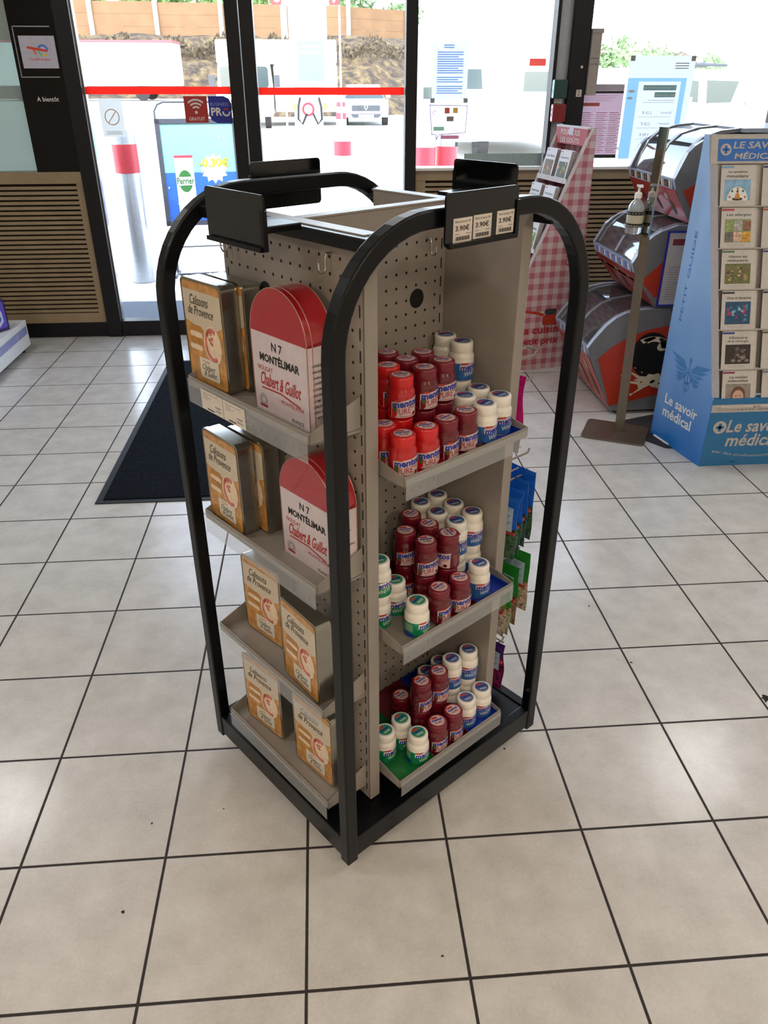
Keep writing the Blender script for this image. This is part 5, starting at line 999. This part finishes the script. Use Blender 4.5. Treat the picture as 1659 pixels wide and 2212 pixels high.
def booklet(label, x, z, data, depth, printed):
    q = V3((1.813, 2.261, 0)) + V3((x, slant(z) + .0065 * depth, z + .0006)); t = thing('booklet', label, 'booklet', q, 0, 'booklets in the blue display'); t.rotation_euler = (R(-18.7), 0, 0); w, h = .150, .165
    MB().box((0, .001, 0), (w, .006, h), M('booklet_pages', '#8f8a86', .6)).obj('pages', t); b = MB().box((-.0008, 0, 0), (w + .0008, .001, h), BC); P = (0, -.0004, 0); rnd = random.Random(data[0])
    if printed:
        b.rect(P, X3, Z3, .0, h - .012, .055, h - .004, M('tab_' + data[2], data[2], .5)); P2 = (0, -.0008, 0); P3 = (0, -.0012, 0)
        if data[0]:
            if data[1]: b.text(data[0], P, X3, Z3, .030, h - .034, .085, .012, INK, .01, .2).text(data[1], P, X3, Z3, .024, h - .050, .095, .012, INK, .01, .2); top = h - .058
            else: b.text(data[0], P, X3, Z3, .022, h - .036, .11, .013, INK, .01, .2); top = h - .046
            b.rect(P, X3, Z3, .016, .022, w - .018, top, M('cover_' + data[3], data[3], .5, scale=30, var=.25))
            if 'syst' in data[0]:
                b.disc(P2, X3, Z3, w / 2, .022, .046, .055, M('cover_#e2e2dc', '#e2e2dc', .5), 20, 0, PI).disc(P3, X3, Z3, w / 2, .028, .024, .006, INK, 14).flat([(w / 2 - .014, .028), (w / 2 + .014, .028), (w / 2 + .006, .052), (w / 2 - .006, .052)], P3, X3, Z3, M('figure_ochre', '#c9862a', .5)).disc(P3, X3, Z3, w / 2, .059, .005, .006, M('figure_brown', '#6a3a2a', .5), 10)
                for a in range(5): b.disc(P3, X3, Z3, w / 2 + .034 * math.cos(PI * a / 4), .036 + .034 * math.sin(PI * a / 4), .005, .005, M('dot_' + ('#c9662a', '#2f5f4a')[a % 2], ('#c9662a', '#2f5f4a')[a % 2], .5), 10)
            elif 'maladies' in data[0]:
                b.disc(P2, X3, Z3, w / 2, .055, .034, .042, M('child_hair', '#6a4630', .6), 18).disc(P3, X3, Z3, w / 2, .048, .026, .032, M('child_skin', '#c9a088', .6), 18).disc((0, -.0016, 0), X3, Z3, w / 2 - .010, .054, .0035, .002, INK, 8).disc((0, -.0016, 0), X3, Z3, w / 2 + .010, .054, .0035, .002, INK, 8)
            elif 'allergies' in data[0]:
                for a in range(6): cl = ('#8a9a5a', '#a8a49c', '#8a6048', '#6a625c', '#c9a68c', '#c9962a')[a]; b.rect(P2, X3, Z3, .018 + .039 * (a % 3), .024 + .046 * (1 - a // 3), .055 + .039 * (a % 3), .066 + .046 * (1 - a // 3), M('tile_' + cl, cl, .5, scale=90, var=.5))
            else:
                for a in range(22):
                    cl = data[4][a % 3]; rr_ = rnd.uniform(.003, .010); b.disc(P2 if a % 2 else P3, X3, Z3, rnd.uniform(.028, w - .030), rnd.uniform(.032, top - .012), rr_, rr_ * rnd.uniform(.6, 1), M('cov_' + cl, cl, .5, scale=70, var=.3), 9)
            for a in range(2): b.rect(P, X3, Z3, .03, .014 - .006 * a, w - .04, .0152 - .006 * a, GREYINK)
    b.obj('cover', t); return t
for k in range(6):
    zb = 1.274 - .164 * (k + 1); xl = edge(zb) + .042
    for c_ in range(2):
        x = xl + c_ * .185; dat = BT[k] if c_ == 0 else ('', '', ('#2a2a6a', '#b0562a', '#3a3a7a', '#2a2a34', '#5a4a3a', '#6a6a7a')[k], '#444', ('#444',) * 3)
        for dpt in range(3):
            wh = ('left', 'right')[c_]; booklet(f'booklet in the {pos[k]} tier of the blue display, {wh} column, ' + ('front copy', 'second copy back', 'third copy back')[dpt], x + .0075 * dpt, zb, dat, dpt, dpt == 0)

# ------------------------------------------------------------------ white low shelf with a purple bottle, at the left edge
t = thing('low_shelf', 'low white shop shelf with lavender price strip at the left edge', 'shelf', (-1.88, 3.0, 0))
WS_ = M('shelf_white', '#dfe2e6', .4); MB().box((-.7, 0, .165), (0, 1.36, .20), WS_).box((-.02, 0, .035), (0, 1.36, .165), WS_).box((-.7, 1.34, .035), (-.02, 1.36, .165), WS_).obj('base', t, .003)
MB().rect((.0012, 0, 0), Y3, Z3, 0, .115, 1.34, .165, M('lavender_price_strip', '#8f93c4', .4)).text('17', (.0018, 0, 0), Y3, Z3, 1.14, .125, None, .028, WS_, .0).obj('price_strip', t)
for y in (.05, 1.30): MB().cyl((-.04, y, 0), (-.04, y, .035), .014, tyre).obj('foot', t)
t = thing('screenwash_bottle', 'purple jug with grey cap standing on the low white shelf', 'bottle', (-1.975, 4.10, .201), R(60))
PU = M('purple_liquid', '#2a1450', .2, coat=.5); MB().prism(rrect(-.075, -.045, .075, .045, .015), (0, 0, 0), X3, Y3, (0, 0, .19), PU, smooth=False).lathe([(.058, .19), (.035, .25), (.022, .27), (.022, .29)], PU, 20).obj('body', t, .006)
MB().lathe([(.027, .285), (.027, .32), (.022, .325)], M('grey_cap', '#8a9aa0', .5), 18).obj('cap', t)
b = MB(); P = (0, -.046, 0); b.flat(rrect(-.055, .02, .055, .18, .01), P, X3, Z3, M('violet_label', '#5a4ac0', .4)); b.flat([(-.03, .06), (0, .03), (.035, .06), (.03, .12), (0, .165), (-.03, .12)], (0, -.0465, 0), X3, Z3, M('pale_label_shield', '#c9c9e6', .4)).disc((0, -.047, 0), X3, Z3, 0, .08, .02, .022, M('label_blue_disc', '#3a6ac0', .4)).obj('printed_label', t)
